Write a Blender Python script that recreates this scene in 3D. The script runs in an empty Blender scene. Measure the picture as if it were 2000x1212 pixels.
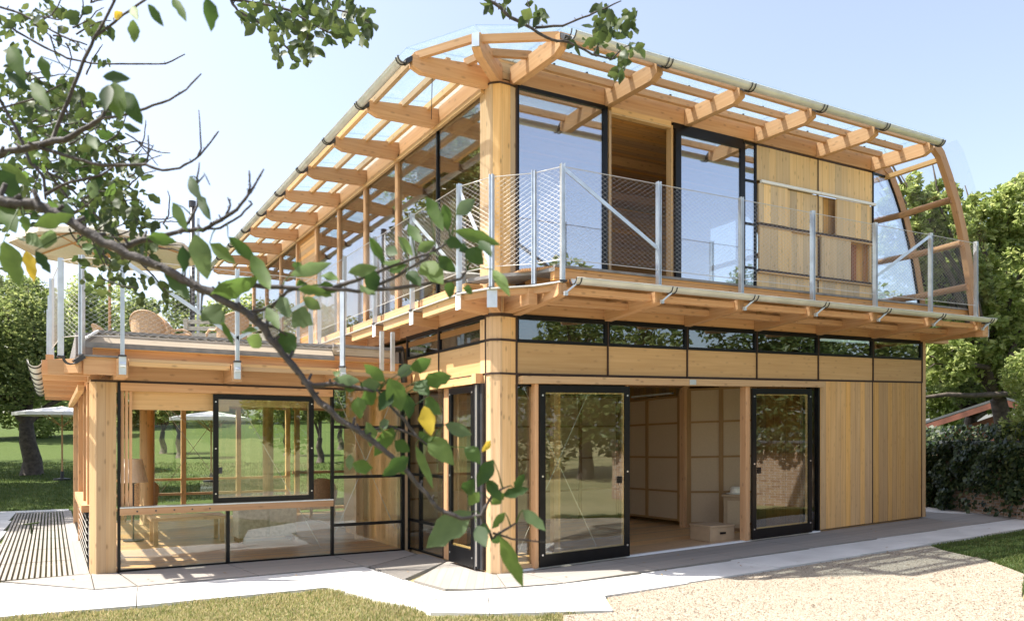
import bpy, math, random
from mathutils import Vector, Matrix, noise
random.seed(7)
sc = bpy.context.scene
R = math.radians
# ------------------------------------------------------------------ camera, sky, sun, exposure
CAM = Vector((-4.572, -8.135, 1.6)); YAW = math.atan2(2550, 1516)
SX, CX = math.sin(YAW), math.cos(YAW)
ZC, XC = 9.3292, -0.2277
FPX = 1516.0
cd = bpy.data.cameras.new('camera'); cam = bpy.data.objects.new('camera', cd)
sc.collection.objects.link(cam); sc.camera = cam
cam.location = CAM; cam.rotation_euler = (R(90), 0, -(math.pi/2-YAW))
cd.sensor_width = 36; cd.lens = 36*FPX/2000; cd.shift_y = (860-606)/2000
cd.clip_start = 0.05; cd.clip_end = 3000
cd.dof.use_dof = True; cd.dof.focus_distance = 12.0; cd.dof.aperture_fstop = 4.5
w = bpy.data.worlds.new('World'); sc.world = w; w.use_nodes = True
nt = w.node_tree; bg = nt.nodes['Background']
sky = nt.nodes.new('ShaderNodeTexSky'); sky.sky_type = 'NISHITA'; sky.sun_disc = False
SUN = Vector((-3.4, 1.9, 6.2)).normalized()          # towards the sun
sky.sun_elevation = math.asin(SUN.z); sky.sun_rotation = math.atan2(SUN.x, SUN.y)
sky.air_density = 1.0; sky.dust_density = 3.0; sky.ozone_density = 3.0; sky.altitude = 100
tint = nt.nodes.new('ShaderNodeMix'); tint.data_type = 'RGBA'; tint.blend_type = 'MULTIPLY'; tint.inputs[0].default_value = 1.0
tint.inputs[7].default_value = (1.03, .985, .97, 1); nt.links.new(sky.outputs[0], tint.inputs[6])
hsv = nt.nodes.new('ShaderNodeHueSaturation'); hsv.inputs['Saturation'].default_value = .74; hsv.inputs['Value'].default_value = 1.0
nt.links.new(tint.outputs[2], hsv.inputs['Color']); nt.links.new(hsv.outputs[0], bg.inputs[0]); bg.inputs[1].default_value = 0.135
sd = bpy.data.lights.new('sun', 'SUN'); so = bpy.data.objects.new('sun', sd); sc.collection.objects.link(so)
sd.energy = 4.9; sd.angle = R(0.55); sd.color = (1, .95, .86)
so.rotation_euler = (-SUN).to_track_quat('-Z', 'Y').to_euler(); so.location = (-20, 10, 30)
sc.view_settings.view_transform = 'Standard'; sc.view_settings.look = 'None'
sc.view_settings.exposure = 1.35; sc.view_settings.gamma = 1; sc.view_settings.use_curve_mapping = False
sc.render.engine = 'CYCLES'
sc.cycles.transparent_max_bounces = 24; sc.cycles.max_bounces = 10
sc.cycles.diffuse_bounces = 4; sc.cycles.glossy_bounces = 4; sc.cycles.transmission_bounces = 6

# ------------------------------------------------------------------ coordinates
def camxz(x, y): return XC+SX*x-CX*y, ZC+CX*x+SX*y
def rise(x, y):                                       # the site climbs gently to the right
    X, Z = camxz(x, y); return 0.031*max(0.0, min(X, 60.0))
def W(X, Z, z=0.0):                                   # camera-relative (right, forward) metres -> world
    a, b = X-XC, Z-ZC
    return (SX*a+CX*b, -CX*a+SX*b, z)
def PV(u, v, Z): return Vector(W((u-1000)/FPX*Z, Z, 1.6+(860-v)*Z/FPX))
def terrain(x, y):
    X, Z = camxz(x, y)
    t = max(0.0, Z-17.0); s = 1/(1+math.exp((X-3)/1.5)) if X < 40 else 0
    return 0.075*min(t, 60)*t/(t+3) * s if t > 0 else 0.0

# ------------------------------------------------------------------ materials
MAT = {}
def newmat(name):
    m = bpy.data.materials.new(name); m.use_nodes = True; MAT[name] = m
    n = m.node_tree; return m, n, n.nodes['Principled BSDF'], n.nodes.new, n.links.new
def setp(b, **k):
    for a, v in k.items():
        b.inputs[a.replace('_', ' ')].default_value = v
def ramp(N, pts):
    r = N('ShaderNodeValToRGB'); e = r.color_ramp.elements
    while len(e) < len(pts): e.new(.5)
    for i, (p, c) in enumerate(pts): e[i].position = p; e[i].color = (*c, 1)
    return r
def math_(N, L, op, a, b=None, clamp=False):
    m = N('ShaderNodeMath'); m.operation = op; m.use_clamp = clamp
    for i, x in enumerate((a, b)):
        if x is None: continue
        if isinstance(x, (int, float)): m.inputs[i].default_value = x
        else: L(x, m.inputs[i])
    return m.outputs[0]
def mixc(N, L, fac, a, b, mode='MIX'):
    m = N('ShaderNodeMix'); m.data_type = 'RGBA'; m.blend_type = mode
    for i, x in ((0, fac), (6, a), (7, b)):
        if isinstance(x, (int, float)): m.inputs[i].default_value = x
        elif isinstance(x, tuple): m.inputs[i].default_value = (*x, 1)
        else: L(x, m.inputs[i])
    return m.outputs[2]
def wood(name, dark, light, plank=0.0, seam=0.0, rough=.55, knot=.5, grey=0.0, piece=.32):
    """timber: UV u runs along the grain (metres), v across it"""
    m, n, b, N, L = newmat(name)
    uv = N('ShaderNodeUVMap'); uv.uv_map = 'UVMap'
    sep = N('ShaderNodeSeparateXYZ'); L(uv.outputs[0], sep.inputs[0])
    U, V = sep.outputs[0], sep.outputs[1]
    idx = None
    if plank:
        q = math_(N, L, 'DIVIDE', V, plank); idx = math_(N, L, 'FLOOR', q)
        fr = math_(N, L, 'FRACT', q)
        U = math_(N, L, 'ADD', U, math_(N, L, 'MULTIPLY', idx, 3.71))
    co = N('ShaderNodeCombineXYZ')
    L(math_(N, L, 'MULTIPLY', U, 1.1), co.inputs[0]); L(math_(N, L, 'MULTIPLY', V, 30.0), co.inputs[1])
    ns = N('ShaderNodeTexNoise'); ns.inputs['Scale'].default_value = 1.0; ns.inputs['Detail'].default_value = 6
    ns.inputs['Distortion'].default_value = .6; L(co.outputs[0], ns.inputs[0])
    r = ramp(N, [(.3, dark), (.7, light)]); L(ns.outputs[0], r.inputs[0])
    col = r.outputs[0]
    co2 = N('ShaderNodeCombineXYZ')
    L(math_(N, L, 'MULTIPLY', U, 1.3), co2.inputs[0]); L(math_(N, L, 'MULTIPLY', V, 5.0), co2.inputs[1])
    n2 = N('ShaderNodeTexNoise'); n2.inputs['Scale'].default_value = 1.0; n2.inputs['Detail'].default_value = 3; L(co2.outputs[0], n2.inputs[0])
    col = mixc(N, L, math_(N, L, 'MULTIPLY', n2.outputs[0], .45), col, tuple(c*.78 for c in dark))
    # knots
    co3 = N('ShaderNodeCombineXYZ')
    L(math_(N, L, 'MULTIPLY', U, 3.0), co3.inputs[0]); L(math_(N, L, 'MULTIPLY', V, 7.0), co3.inputs[1])
    vo = N('ShaderNodeTexVoronoi'); vo.voronoi_dimensions = '2D'; vo.inputs['Scale'].default_value = 1.0; L(co3.outputs[0], vo.inputs[0])
    mr = N('ShaderNodeMapRange'); mr.inputs[1].default_value = .04; mr.inputs[2].default_value = .13
    mr.inputs[3].default_value = knot; mr.inputs[4].default_value = 0; L(vo.outputs['Distance'], mr.inputs[0])
    col = mixc(N, L, mr.outputs[0], col, tuple(c*.32 for c in dark))
    oi = N('ShaderNodeObjectInfo')
    rnd = oi.outputs['Random']
    hv = N('ShaderNodeHueSaturation')
    L(math_(N, L, 'ADD', math_(N, L, 'MULTIPLY', rnd, piece), 1-piece/2), hv.inputs['Value'])
    if plank:
        wn = N('ShaderNodeTexWhiteNoise'); wn.noise_dimensions = '1D'; L(math_(N, L, 'ADD', idx, math_(N, L, 'MULTIPLY', rnd, 37.0)), wn.inputs['W'])
        h2 = N('ShaderNodeHueSaturation'); L(math_(N, L, 'ADD', math_(N, L, 'MULTIPLY', wn.outputs[0], .40), .78), h2.inputs['Value'])
        L(math_(N, L, 'ADD', math_(N, L, 'MULTIPLY', wn.outputs[0], .25), .87), h2.inputs['Saturation'])
        L(col, h2.inputs['Color']); col = h2.outputs[0]
        if seam:
            e = math_(N, L, 'LESS_THAN', math_(N, L, 'MINIMUM', fr, math_(N, L, 'SUBTRACT', 1.0, fr)), seam)
            col = mixc(N, L, math_(N, L, 'MULTIPLY', e, .6), col, tuple(c*.15 for c in dark))
    if grey: col = mixc(N, L, grey, col, (.29, .275, .255))
    L(col, hv.inputs['Color']); L(hv.outputs[0], b.inputs['Base Color'])
    setp(b, Roughness=rough); b.inputs['Specular IOR Level'].default_value = .3
    bp = N('ShaderNodeBump'); bp.inputs['Strength'].default_value = .12; bp.inputs['Distance'].default_value = .01
    L(ns.outputs[0], bp.inputs['Height']); L(bp.outputs[0], b.inputs['Normal'])
    return m
wood('larch_beam', (.52, .28, .134), (.65, .395, .215), knot=.4)
wood('spruce_column', (.58, .355, .168), (.71, .48, .26), plank=.12, seam=.008)
wood('spruce_panel', (.58, .36, .16), (.69, .455, .225), knot=.22)
wood('spruce_boards', (.56, .33, .135), (.72, .465, .22), plank=.125, seam=.02, knot=.2)
wood('knotty_boards', (.70, .48, .255), (.82, .61, .36), plank=.155, seam=.012, knot=.4)
wood('ceiling_boards', (.55, .28, .11), (.68, .39, .175), plank=.09, seam=.03)
wood('red_timber', (.36, .12, .045), (.50, .20, .09), plank=.09, seam=.04, knot=.2)
wood('floor_oak', (.48, .29, .14), (.60, .40, .22), plank=.11, seam=.015, rough=.35)
wood('weathered_deck', (.24, .205, .17), (.36, .315, .27), plank=.095, seam=.045, rough=.8, knot=.1, grey=.6)
wood('kerb_board', (.33, .27, .20), (.44, .37, .28), knot=.2)
wood('screen_wood', (.26, .145, .055), (.36, .21, .085), knot=.1)
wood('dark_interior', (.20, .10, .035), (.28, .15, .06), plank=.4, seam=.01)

def simple(name, col, rough=.5, metal=0.0, nscale=0, namt=.15, bump=0, spec=.5):
    m, n, b, N, L = newmat(name); setp(b, Roughness=rough, Metallic=metal)
    b.inputs['Base Color'].default_value = (*col, 1); b.inputs['Specular IOR Level'].default_value = spec
    if nscale:
        tc = N('ShaderNodeTexCoord'); ns = N('ShaderNodeTexNoise'); ns.inputs['Scale'].default_value = nscale; ns.inputs['Detail'].default_value = 5
        L(tc.outputs['Object'], ns.inputs[0])
        r = ramp(N, [(.3, tuple(c*(1-namt) for c in col)), (.7, tuple(min(1, c*(1+namt)) for c in col))]); L(ns.outputs[0], r.inputs[0]); L(r.outputs[0], b.inputs['Base Color'])
        if bump:
            bp = N('ShaderNodeBump'); bp.inputs['Strength'].default_value = bump; bp.inputs['Distance'].default_value = .02; L(ns.outputs[0], bp.inputs['Height']); L(bp.outputs[0], b.inputs['Normal'])
    return m
simple('black_frame', (.006, .006, .007), .3, nscale=6, namt=.3, spec=.25)
simple('brown_seal', (.045, .022, .014), .6, nscale=5)
simple('dark_steel', (.06, .06, .065), .4, .5, nscale=9)
simple('galvanised', (.62, .66, .70), .38, .75, nscale=7, namt=.12)
simple('gutter_metal', (.66, .66, .63), .45, .45, nscale=4, namt=.1)
simple('wire_steel', (.60, .57, .52), .4, .5)
simple('grey_deck_edge', (.22, .21, .21), .7, nscale=8, namt=.2)
simple('white_sill', (.80, .80, .80), .4)
simple('rice_paper', (.50, .37, .24), .8, nscale=40, namt=.04)
simple('canvas', (.80, .74, .62), .8, nscale=30, namt=.05)
simple('white_canvas', (.82, .80, .77), .8, nscale=30, namt=.04)
simple('wicker', (.50, .33, .19), .7, nscale=60, namt=.45, bump=.6)
simple('cream_cloth', (.72, .60, .46), .8, nscale=40, namt=.05)
simple('pale_stone', (.50, .47, .38), .8, nscale=20, namt=.2)
simple('cardboard', (.40, .28, .17), .75, nscale=8, namt=.08)
simple('hat_straw', (.80, .74, .62), .7, nscale=60, namt=.1)
simple('red_roof_tile', (.17, .065, .045), .7, nscale=5, namt=.3)
simple('roof_metal', (.12, .13, .145), .5, .3, nscale=4)
simple('bark', (.075, .060, .048), .9, nscale=9, namt=.5, bump=.8)
simple('twig', (.045, .037, .034), .8, nscale=40, namt=.5, bump=.5)
simple('screw_steel', (.7, .7, .7), .3, .9)

def paving():
    m, n, b, N, L = newmat('paving_concrete'); tc = N('ShaderNodeTexCoord')
    n1 = N('ShaderNodeTexNoise'); n1.inputs['Scale'].default_value = 120; n1.inputs['Detail'].default_value = 3; L(tc.outputs['Object'], n1.inputs[0])
    n2 = N('ShaderNodeTexNoise'); n2.inputs['Scale'].default_value = 1.7; n2.inputs['Detail'].default_value = 6; L(tc.outputs['Object'], n2.inputs[0])
    r = ramp(N, [(.3, (.46, .455, .44)), (.65, (.60, .595, .575))]); L(n2.outputs[0], r.inputs[0])
    c = mixc(N, L, math_(N, L, 'MULTIPLY', n1.outputs[0], .28), r.outputs[0], (.34, .33, .31))
    L(c, b.inputs['Base Color']); setp(b, Roughness=.85)
    bp = N('ShaderNodeBump'); bp.inputs['Strength'].default_value = .15; bp.inputs['Distance'].default_value = .005; L(n1.outputs[0], bp.inputs['Height']); L(bp.outputs[0], b.inputs['Normal'])
paving()
def gravelm():
    m, n, b, N, L = newmat('gravel_stone'); tc = N('ShaderNodeTexCoord')
    v = N('ShaderNodeTexVoronoi'); v.inputs['Scale'].default_value = 95; L(tc.outputs['Object'], v.inputs[0])
    sp = N('ShaderNodeSeparateColor'); L(v.outputs['Color'], sp.inputs[0])
    r = ramp(N, [(0, (.08, .065, .05)), (.18, (.20, .165, .125)), (.5, (.32, .275, .21)), (1, (.43, .38, .305))]); L(sp.outputs[0], r.inputs[0])
    n2 = N('ShaderNodeTexNoise'); n2.inputs['Scale'].default_value = .9; n2.inputs['Detail'].default_value = 5; L(tc.outputs['Object'], n2.inputs[0])
    c = mixc(N, L, math_(N, L, 'MULTIPLY', n2.outputs[0], .5), r.outputs[0], (.32, .265, .195))
    L(c, b.inputs['Base Color']); setp(b, Roughness=.9)
    bp = N('ShaderNodeBump'); bp.inputs['Strength'].default_value = .8; bp.inputs['Distance'].default_value = .012
    bp.invert = True; L(v.outputs['Distance'], bp.inputs['Height']); L(bp.outputs[0], b.inputs['Normal'])
gravelm()
def lawnm():
    m, n, b, N, L = newmat('lawn_ground'); tc = N('ShaderNodeTexCoord')
    n1 = N('ShaderNodeTexNoise'); n1.inputs['Scale'].default_value = 30; n1.inputs['Detail'].default_value = 6; L(tc.outputs['Object'], n1.inputs[0])
    n2 = N('ShaderNodeTexNoise'); n2.inputs['Scale'].default_value = .45; n2.inputs['Detail'].default_value = 5; L(tc.outputs['Object'], n2.inputs[0])
    r = ramp(N, [(.3, (.038, .066, .016)), (.7, (.080, .118, .032))]); L(n1.outputs[0], r.inputs[0])
    at = N('ShaderNodeAttribute'); at.attribute_name = 'dry'
    f = math_(N, L, 'MULTIPLY', at.outputs['Fac'], math_(N, L, 'ADD', math_(N, L, 'MULTIPLY', n2.outputs[0], 1.6), -.15, True), True)
    c = mixc(N, L, f, r.outputs[0], (.44, .37, .21))
    c = mixc(N, L, math_(N, L, 'MULTIPLY', n2.outputs[0], .35), c, (.11, .12, .04))
    L(c, b.inputs['Base Color']); setp(b, Roughness=.95); b.inputs['Specular IOR Level'].default_value = .1
    bp = N('ShaderNodeBump'); bp.inputs['Strength'].default_value = .9; bp.inputs['Distance'].default_value = .04; L(n1.outputs[0], bp.inputs['Height']); L(bp.outputs[0], b.inputs['Normal'])
lawnm()
def leafm(name, cols, trans=.45, rough=.45, tcol=None, spec=.35):
    m, n, b, N, L = newmat(name)
    g = N('ShaderNodeNewGeometry'); r = ramp(N, [(i/(len(cols)-1), c) for i, c in enumerate(cols)])
    oi = N('ShaderNodeObjectInfo')
    L(math_(N, L, 'FRACT', math_(N, L, 'ADD', g.outputs['Random Per Island'], oi.outputs['Random'])), r.inputs[0])
    tc = N('ShaderNodeTexCoord'); ns = N('ShaderNodeTexNoise'); ns.inputs['Scale'].default_value = 45 if 'near' in name else 3
    ns.inputs['Detail'].default_value = 3; L(tc.outputs['Object'], ns.inputs[0])
    c = mixc(N, L, math_(N, L, 'MULTIPLY', ns.outputs[0], .45), r.outputs[0], tuple(x*.55 for x in cols[0]))
    L(c, b.inputs['Base Color']); setp(b, Roughness=rough); b.inputs['Specular IOR Level'].default_value = spec
    t = N('ShaderNodeBsdfTranslucent'); hs = N('ShaderNodeHueSaturation'); hs.inputs['Value'].default_value = 1.7; hs.inputs['Hue'].default_value = .485
    L(c, hs.inputs['Color']); L(hs.outputs[0], t.inputs[0])
    mx = N('ShaderNodeMixShader'); mx.inputs[0].default_value = trans; L(b.outputs[0], mx.inputs[1]); L(t.outputs[0], mx.inputs[2])
    L(mx.outputs[0], n.nodes['Material Output'].inputs[0]); return m
leafm('near_apple_leaf', [(.022, .052, .014), (.042, .088, .020), (.075, .14, .030), (.12, .19, .045), (.085, .125, .07)], .42, .58, spec=.25)
leafm('near_small_leaf', [(.025, .045, .014), (.045, .075, .02), (.085, .115, .035)], .38, .5)
leafm('near_yellow_leaf', [(.5, .38, .03), (.55, .42, .05)], .4)
leafm('leaf_bright', [(.14, .20, .05), (.26, .33, .10), (.46, .50, .22)], .55)
leafm('leaf_mid', [(.085, .125, .04), (.16, .21, .07), (.28, .32, .12)], .5)
leafm('leaf_dark', [(.05, .08, .025), (.085, .125, .038), (.14, .185, .065)], .38)
leafm('leaf_ivy', [(.012, .026, .010), (.024, .045, .015), (.045, .070, .022), (.12, .14, .05)], .15, .42, spec=.3)
leafm('dry_leaf', [(.20, .11, .04), (.32, .19, .08), (.38, .28, .12)], .1, .7)
leafm('leaf_willow', [(.12, .16, .04), (.18, .22, .06), (.24, .27, .09)], .5)
leafm('grass_blade', [(.045, .085, .018), (.08, .125, .03), (.14, .155, .05)], .35, .6)
leafm('dry_grass_blade', [(.13, .18, .05), (.27, .28, .10), (.46, .39, .20), (.54, .46, .28)], .35, .6)
def glassm(name, f0, tint, ripple=.0):
    m, n, b, N, L = newmat(name); n.nodes.remove(b)
    g = N('ShaderNodeNewGeometry'); vm = N('ShaderNodeVectorMath'); vm.operation = 'DOT_PRODUCT'
    L(g.outputs['Normal'], vm.inputs[0]); L(g.outputs['Incoming'], vm.inputs[1])
    a = math_(N, L, 'ABSOLUTE', vm.outputs['Value'])
    p = math_(N, L, 'POWER', math_(N, L, 'SUBTRACT', 1.0, a), 4.5)
    f = math_(N, L, 'ADD', math_(N, L, 'MULTIPLY', p, 1-f0), f0, True)
    t = N('ShaderNodeBsdfTransparent'); t.inputs[0].default_value = (*tint, 1)
    gl = N('ShaderNodeBsdfGlossy'); gl.inputs['Roughness'].default_value = 0.0; gl.inputs[0].default_value = (.93, .96, 1, 1)
    if ripple:
        tc = N('ShaderNodeTexCoord'); ns = N('ShaderNodeTexNoise'); ns.inputs['Scale'].default_value = 1.3; L(tc.outputs['Object'], ns.inputs[0])
        bp = N('ShaderNodeBump'); bp.inputs['Strength'].default_value = ripple; bp.inputs['Distance'].default_value = .01; L(ns.outputs[0], bp.inputs['Height']); L(bp.outputs[0], gl.inputs['Normal'])
    mx = N('ShaderNodeMixShader'); L(f, mx.inputs[0]); L(t.outputs[0], mx.inputs[1]); L(gl.outputs[0], mx.inputs[2])
    L(mx.outputs[0], n.nodes['Material Output'].inputs[0])
glassm('clear_glass', .06, (.93, .95, .92), .08)
glassm('thin_glass', .025, (.97, .98, .97))
glassm('door_glass', .10, (.90, .93, .88), .10)
glassm('coated_glass', .42, (.84, .86, .90), .06)
glassm('west_glass', .16, (.86, .89, .88), .06)
glassm('strip_glass', .17, (.55, .60, .52), .08)
def roofglass():
    m, n, b, N, L = newmat('frosted_roof_glass'); n.nodes.remove(b)
    t = N('ShaderNodeBsdfTransparent'); t.inputs[0].default_value = (.78, .84, .86, 1)
    tr = N('ShaderNodeBsdfTranslucent'); tr.inputs[0].default_value = (.40, .48, .52, 1)
    gl = N('ShaderNodeBsdfGlossy'); gl.inputs['Roughness'].default_value = .05
    m1 = N('ShaderNodeMixShader'); m1.inputs[0].default_value = .18; L(t.outputs[0], m1.inputs[1]); L(tr.outputs[0], m1.inputs[2])
    m2 = N('ShaderNodeMixShader'); m2.inputs[0].default_value = .07; L(m1.outputs[0], m2.inputs[1]); L(gl.outputs[0], m2.inputs[2])
    L(m2.outputs[0], n.nodes['Material Output'].inputs[0])
roofglass()
def brickm():
    m, n, b, N, L = newmat('old_brick'); tc = N('ShaderNodeTexCoord')
    mp = N('ShaderNodeMapping'); mp.inputs['Rotation'].default_value = (R(90), 0, 0); L(tc.outputs['Object'], mp.inputs[0])
    br = N('ShaderNodeTexBrick'); br.inputs['Scale'].default_value = 4.5; br.inputs['Color1'].default_value = (.34, .20, .13, 1); br.inputs['Color2'].default_value = (.45, .30, .20, 1)
    br.inputs['Mortar'].default_value = (.5, .46, .4, 1); L(mp.outputs[0], br.inputs[0]); L(br.outputs[0], b.inputs['Base Color']); setp(b, Roughness=.9)
brickm()

# ------------------------------------------------------------------ mesh building
class MB:
    def __init__(s): s.v = []; s.f = []; s.uv = []
    def face(s, pts, uvs=None):
        k = len(s.v); s.v.extend(tuple(p) for p in pts); s.f.append(tuple(range(k, k+len(pts))))
        s.uv.extend(uvs if uvs else [(p[0]+p[1], p[2]) for p in pts])
    def box(s, x0, x1, y0, y1, z0, z1, grain=None):
        d = (abs(x1-x0), abs(y1-y0), abs(z1-z0)); g = 'xyz'.index(grain) if grain else d.index(max(d))
        o = 0 if grain else random.random()*9
        V = [(x, y, z) for z in (z0, z1) for y in (y0, y1) for x in (x0, x1)]
        for f in ((0, 2, 3, 1), (4, 5, 7, 6), (0, 1, 5, 4), (2, 6, 7, 3), (0, 4, 6, 2), (1, 3, 7, 5)):
            P = [V[i] for i in f]; ax = [a for a in range(3) if len({p[a] for p in P}) > 1]
            c = [a for a in ax if a != g]
            if g in ax: s.face(P, [(p[g]+o, p[c[0]]+o) for p in P])
            else: s.face(P, [(p[c[0]]*.3, p[c[1]]) for p in P])
        return s
    def bar(s, p0, p1, wd, ht, up=(0, 0, 1), w1=None, h1=None):
        p0, p1 = Vector(p0), Vector(p1); d = (p1-p0); L = d.length; d.normalize()
        up = Vector(up); sd = d.cross(up)
        if sd.length < 1e-4: up = Vector((1, 0, 0)); sd = d.cross(up)
        sd.normalize(); up = sd.cross(d).normalized(); w1 = w1 or wd; h1 = h1 or ht; o = random.random()*9
        A = [p0+sd*(a*wd/2)+up*(b*ht/2) for a, b in ((-1, -1), (1, -1), (1, 1), (-1, 1))]
        B = [p1+sd*(a*w1/2)+up*(b*h1/2) for a, b in ((-1, -1), (1, -1), (1, 1), (-1, 1))]
        for i in range(4):
            j = (i+1) % 4; c = ht if i % 2 else wd
            s.face([A[i], B[i], B[j], A[j]][::-1], [(o, o+c), (o+L, o+c), (o+L, o), (o, o)])
        s.face(A[::-1]); s.face(B)
        return s
    def tube(s, pts, rad, n=8, cap=True):
        pts = [Vector(p) for p in pts]; rad = rad if isinstance(rad, (list, tuple)) else [rad]*len(pts)
        rings = []; ref = Vector((.13, .31, .94)).normalized(); ln = 0; k = len(s.v)
        for i, p in enumerate(pts):
            d = (pts[min(i+1, len(pts)-1)]-pts[max(i-1, 0)]).normalized()
            a = d.cross(ref); a = a.normalized() if a.length > 1e-3 else d.orthogonal().normalized(); b = d.cross(a)
            if i: ln += (p-pts[i-1]).length
            rings.append((ln, [p+(a*math.cos(2*math.pi*j/n)+b*math.sin(2*math.pi*j/n))*rad[i] for j in range(n)]))
        for _, rg in rings: s.v.extend(tuple(q) for q in rg)
        for i in range(len(rings)-1):
            for j in range(n):
                j2 = (j+1) % n; s.f.append((k+i*n+j, k+i*n+j2, k+(i+1)*n+j2, k+(i+1)*n+j))
                c = 2*math.pi*max(rad[i], .01)/n
                s.uv.extend([(rings[i][0], j*c), (rings[i][0], (j+1)*c), (rings[i+1][0], (j+1)*c), (rings[i+1][0], j*c)])
        if cap:
            for i, o in ((0, 1), (len(rings)-1, 0)):
                f = tuple(k+i*n+j for j in range(n)); s.f.append(f[::-1] if o == 0 and False else f); s.uv.extend([(0, 0)]*n)
        return s
    def poly(s, pts, z0, z1, gdir=None):
        """extruded polygon; gdir = grain direction (x,y)"""
        g = gdir or (1, 0); uv = lambda p: (p[0]*g[0]+p[1]*g[1], -p[0]*g[1]+p[1]*g[0])
        s.face([(x, y, z1) for x, y in pts], [uv(p) for p in pts]); s.face([(x, y, z0) for x, y in reversed(pts)], [uv(p) for p in reversed(pts)])
        for i in range(len(pts)):
            a, b = pts[i], pts[(i+1) % len(pts)]; s.face([(*a, z0), (*b, z0), (*b, z1), (*a, z1)])
        return s
    def prof(s, pts, y0, y1, axis='y'):
        """profile in x,z extruded in y (or profile y,z extruded in x)"""
        F = (lambda p, t: (p[0], t, p[1])) if axis == 'y' else (lambda p, t: (t, p[0], p[1]))
        n = len(pts); s.face([F(p, y0) for p in pts], [(p[0], p[1]) for p in pts]); s.face([F(p, y1) for p in reversed(pts)], [(p[0], p[1]) for p in reversed(pts)])
        o = 0
        for i in range(n):
            a, b = pts[i], pts[(i+1) % n]; L = math.dist(a, b)
            s.face([F(a, y0), F(a, y1), F(b, y1), F(b, y0)], [(o, 0), (o, y1-y0), (o+L, y1-y0), (o+L, 0)]); o += L
        return s
    def build(s, name, mat, parent=None, shear=True, smooth=False, bevel=0, **tags):
        me = bpy.data.meshes.new(name)
        vs = [(x, y, z+rise(x, y)) for x, y, z in s.v] if shear else s.v
        me.from_pydata(vs, [], s.f); ul = me.uv_layers.new(name='UVMap')
        ul.data.foreach_set('uv', [c for q in s.uv for c in q])
        mats = mat if isinstance(mat, list) else [mat]
        for q in mats: me.materials.append(MAT[q])
        me.update()
        if smooth: me.shade_smooth()
        o = bpy.data.objects.new(name, me); sc.collection.objects.link(o)
        if parent: o.parent = parent
        if bevel:
            md = o.modifiers.new('bevel', 'BEVEL'); md.width = bevel; md.segments = 2; md.limit_method = 'ANGLE'; md.angle_limit = R(40)
            wd = o.modifiers.new('weld', 'WELD'); wd.merge_threshold = .0005
            o.modifiers.move(1, 0)
        for k, v in tags.items(): o[k] = v
        return o
def empty(name, loc, label, cat, group=None, rz=0, lift=True):
    o = bpy.data.objects.new(name, None); sc.collection.objects.link(o); x, y, z = loc
    o.location = (x, y, z+(rise(x, y) if lift else 0)); o.rotation_euler = (0, 0, rz); o['label'] = label; o['category'] = cat
    if group: o['group'] = group
    o.empty_display_size = .2
    return o
def copy_tree(o, loc=None, rz=None, parent=None, **tags):
    c = o.copy(); sc.collection.objects.link(c)
    if parent: c.parent = parent
    if loc: c.location = (loc[0], loc[1], loc[2]+rise(loc[0], loc[1]))
    if rz is not None: c.rotation_euler = (0, 0, rz)
    for k, v in tags.items(): c[k] = v
    for ch in list(o.children): copy_tree(ch, parent=c)
    return c
B = MB
# ================================================================== SETTING
def ground():
    # one lawn sheet, graded grid reaching the horizon
    def axis():
        a = [i*1.0 for i in range(-12, 31)]; s, t = -12, 30; d = 1.5
        while t < 900: t += d; s -= d; a.append(t); a.insert(0, s); d *= 1.25
        return a
    A = axis(); n = len(A); vs = []; dry = []
    for Z in A:
        for X in A:
            x, y, _ = W(X, Z); z = -.045+rise(x, y)+terrain(x, y)
            vs.append((x, y, z)); dry.append(max(0, min(1, (13-Z)/3)))
    fs = [(j*n+i, j*n+i+1, (j+1)*n+i+1, (j+1)*n+i) for j in range(n-1) for i in range(n-1)]
    me = bpy.data.meshes.new('lawn'); me.from_pydata(vs, [], fs); me.materials.append(MAT['lawn_ground']); me.shade_smooth()
    at = me.attributes.new('dry', 'FLOAT', 'POINT'); at.data.foreach_set('value', dry)
    o = bpy.data.objects.new('lawn', me); sc.collection.objects.link(o); o['kind'] = 'structure'
def polysheet(name, pts, z0, z1, mat, gdir=None, **t):
    # convex polygon cut into strips so it follows the rise of the ground
    m = B(); m.poly(pts, z0, z1, gdir); return m.build(name, mat, **t)
ground()
GRAVEL = [(.33, -1.80), (-.05, -2.38), (-.5, -2.2), (-.75, -2.6), (-1.05, -3.4), (-1.4, -4.4), (-2.6, -7.5), (-1, -10), (2.6, -9), (2.3, -4.9), (3.4, -4.25), (4.55, -3.72), (5.25, -2.95), (5.6, -2.2), (5.9, -1.84)]
def gravel():
    import bmesh
    bm = bmesh.new(); vs = [bm.verts.new((x, y, -.028)) for x, y in GRAVEL]; bm.faces.new(vs)
    for k in range(40):
        for pl in ((1, 0), (0, 1)):
            c = -10+k*.5; bmesh.ops.bisect_plane(bm, geom=bm.verts[:]+bm.edges[:]+bm.faces[:], plane_co=(c*pl[0], c*pl[1], 0), plane_no=(*pl, 0))
    bmesh.ops.triangulate(bm, faces=bm.faces[:])
    for v in bm.verts:
        v.co.z += rise(v.co.x, v.co.y)+.012*noise.noise(v.co*1.3)
    me = bpy.data.meshes.new('gravel'); bm.to_mesh(me); bm.free(); me.materials.append(MAT['gravel_stone'])
    o = bpy.data.objects.new('gravel', me); sc.collection.objects.link(o); o['kind'] = 'structure'
gravel()
def inpoly(x, y, P):
    c = False
    for i in range(len(P)):
        x1, y1 = P[i]; x2, y2 = P[i-1]
        if (y1 > y) != (y2 > y) and x < (x2-x1)*(y-y1)/(y2-y1)+x1: c = not c
    return c
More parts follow.
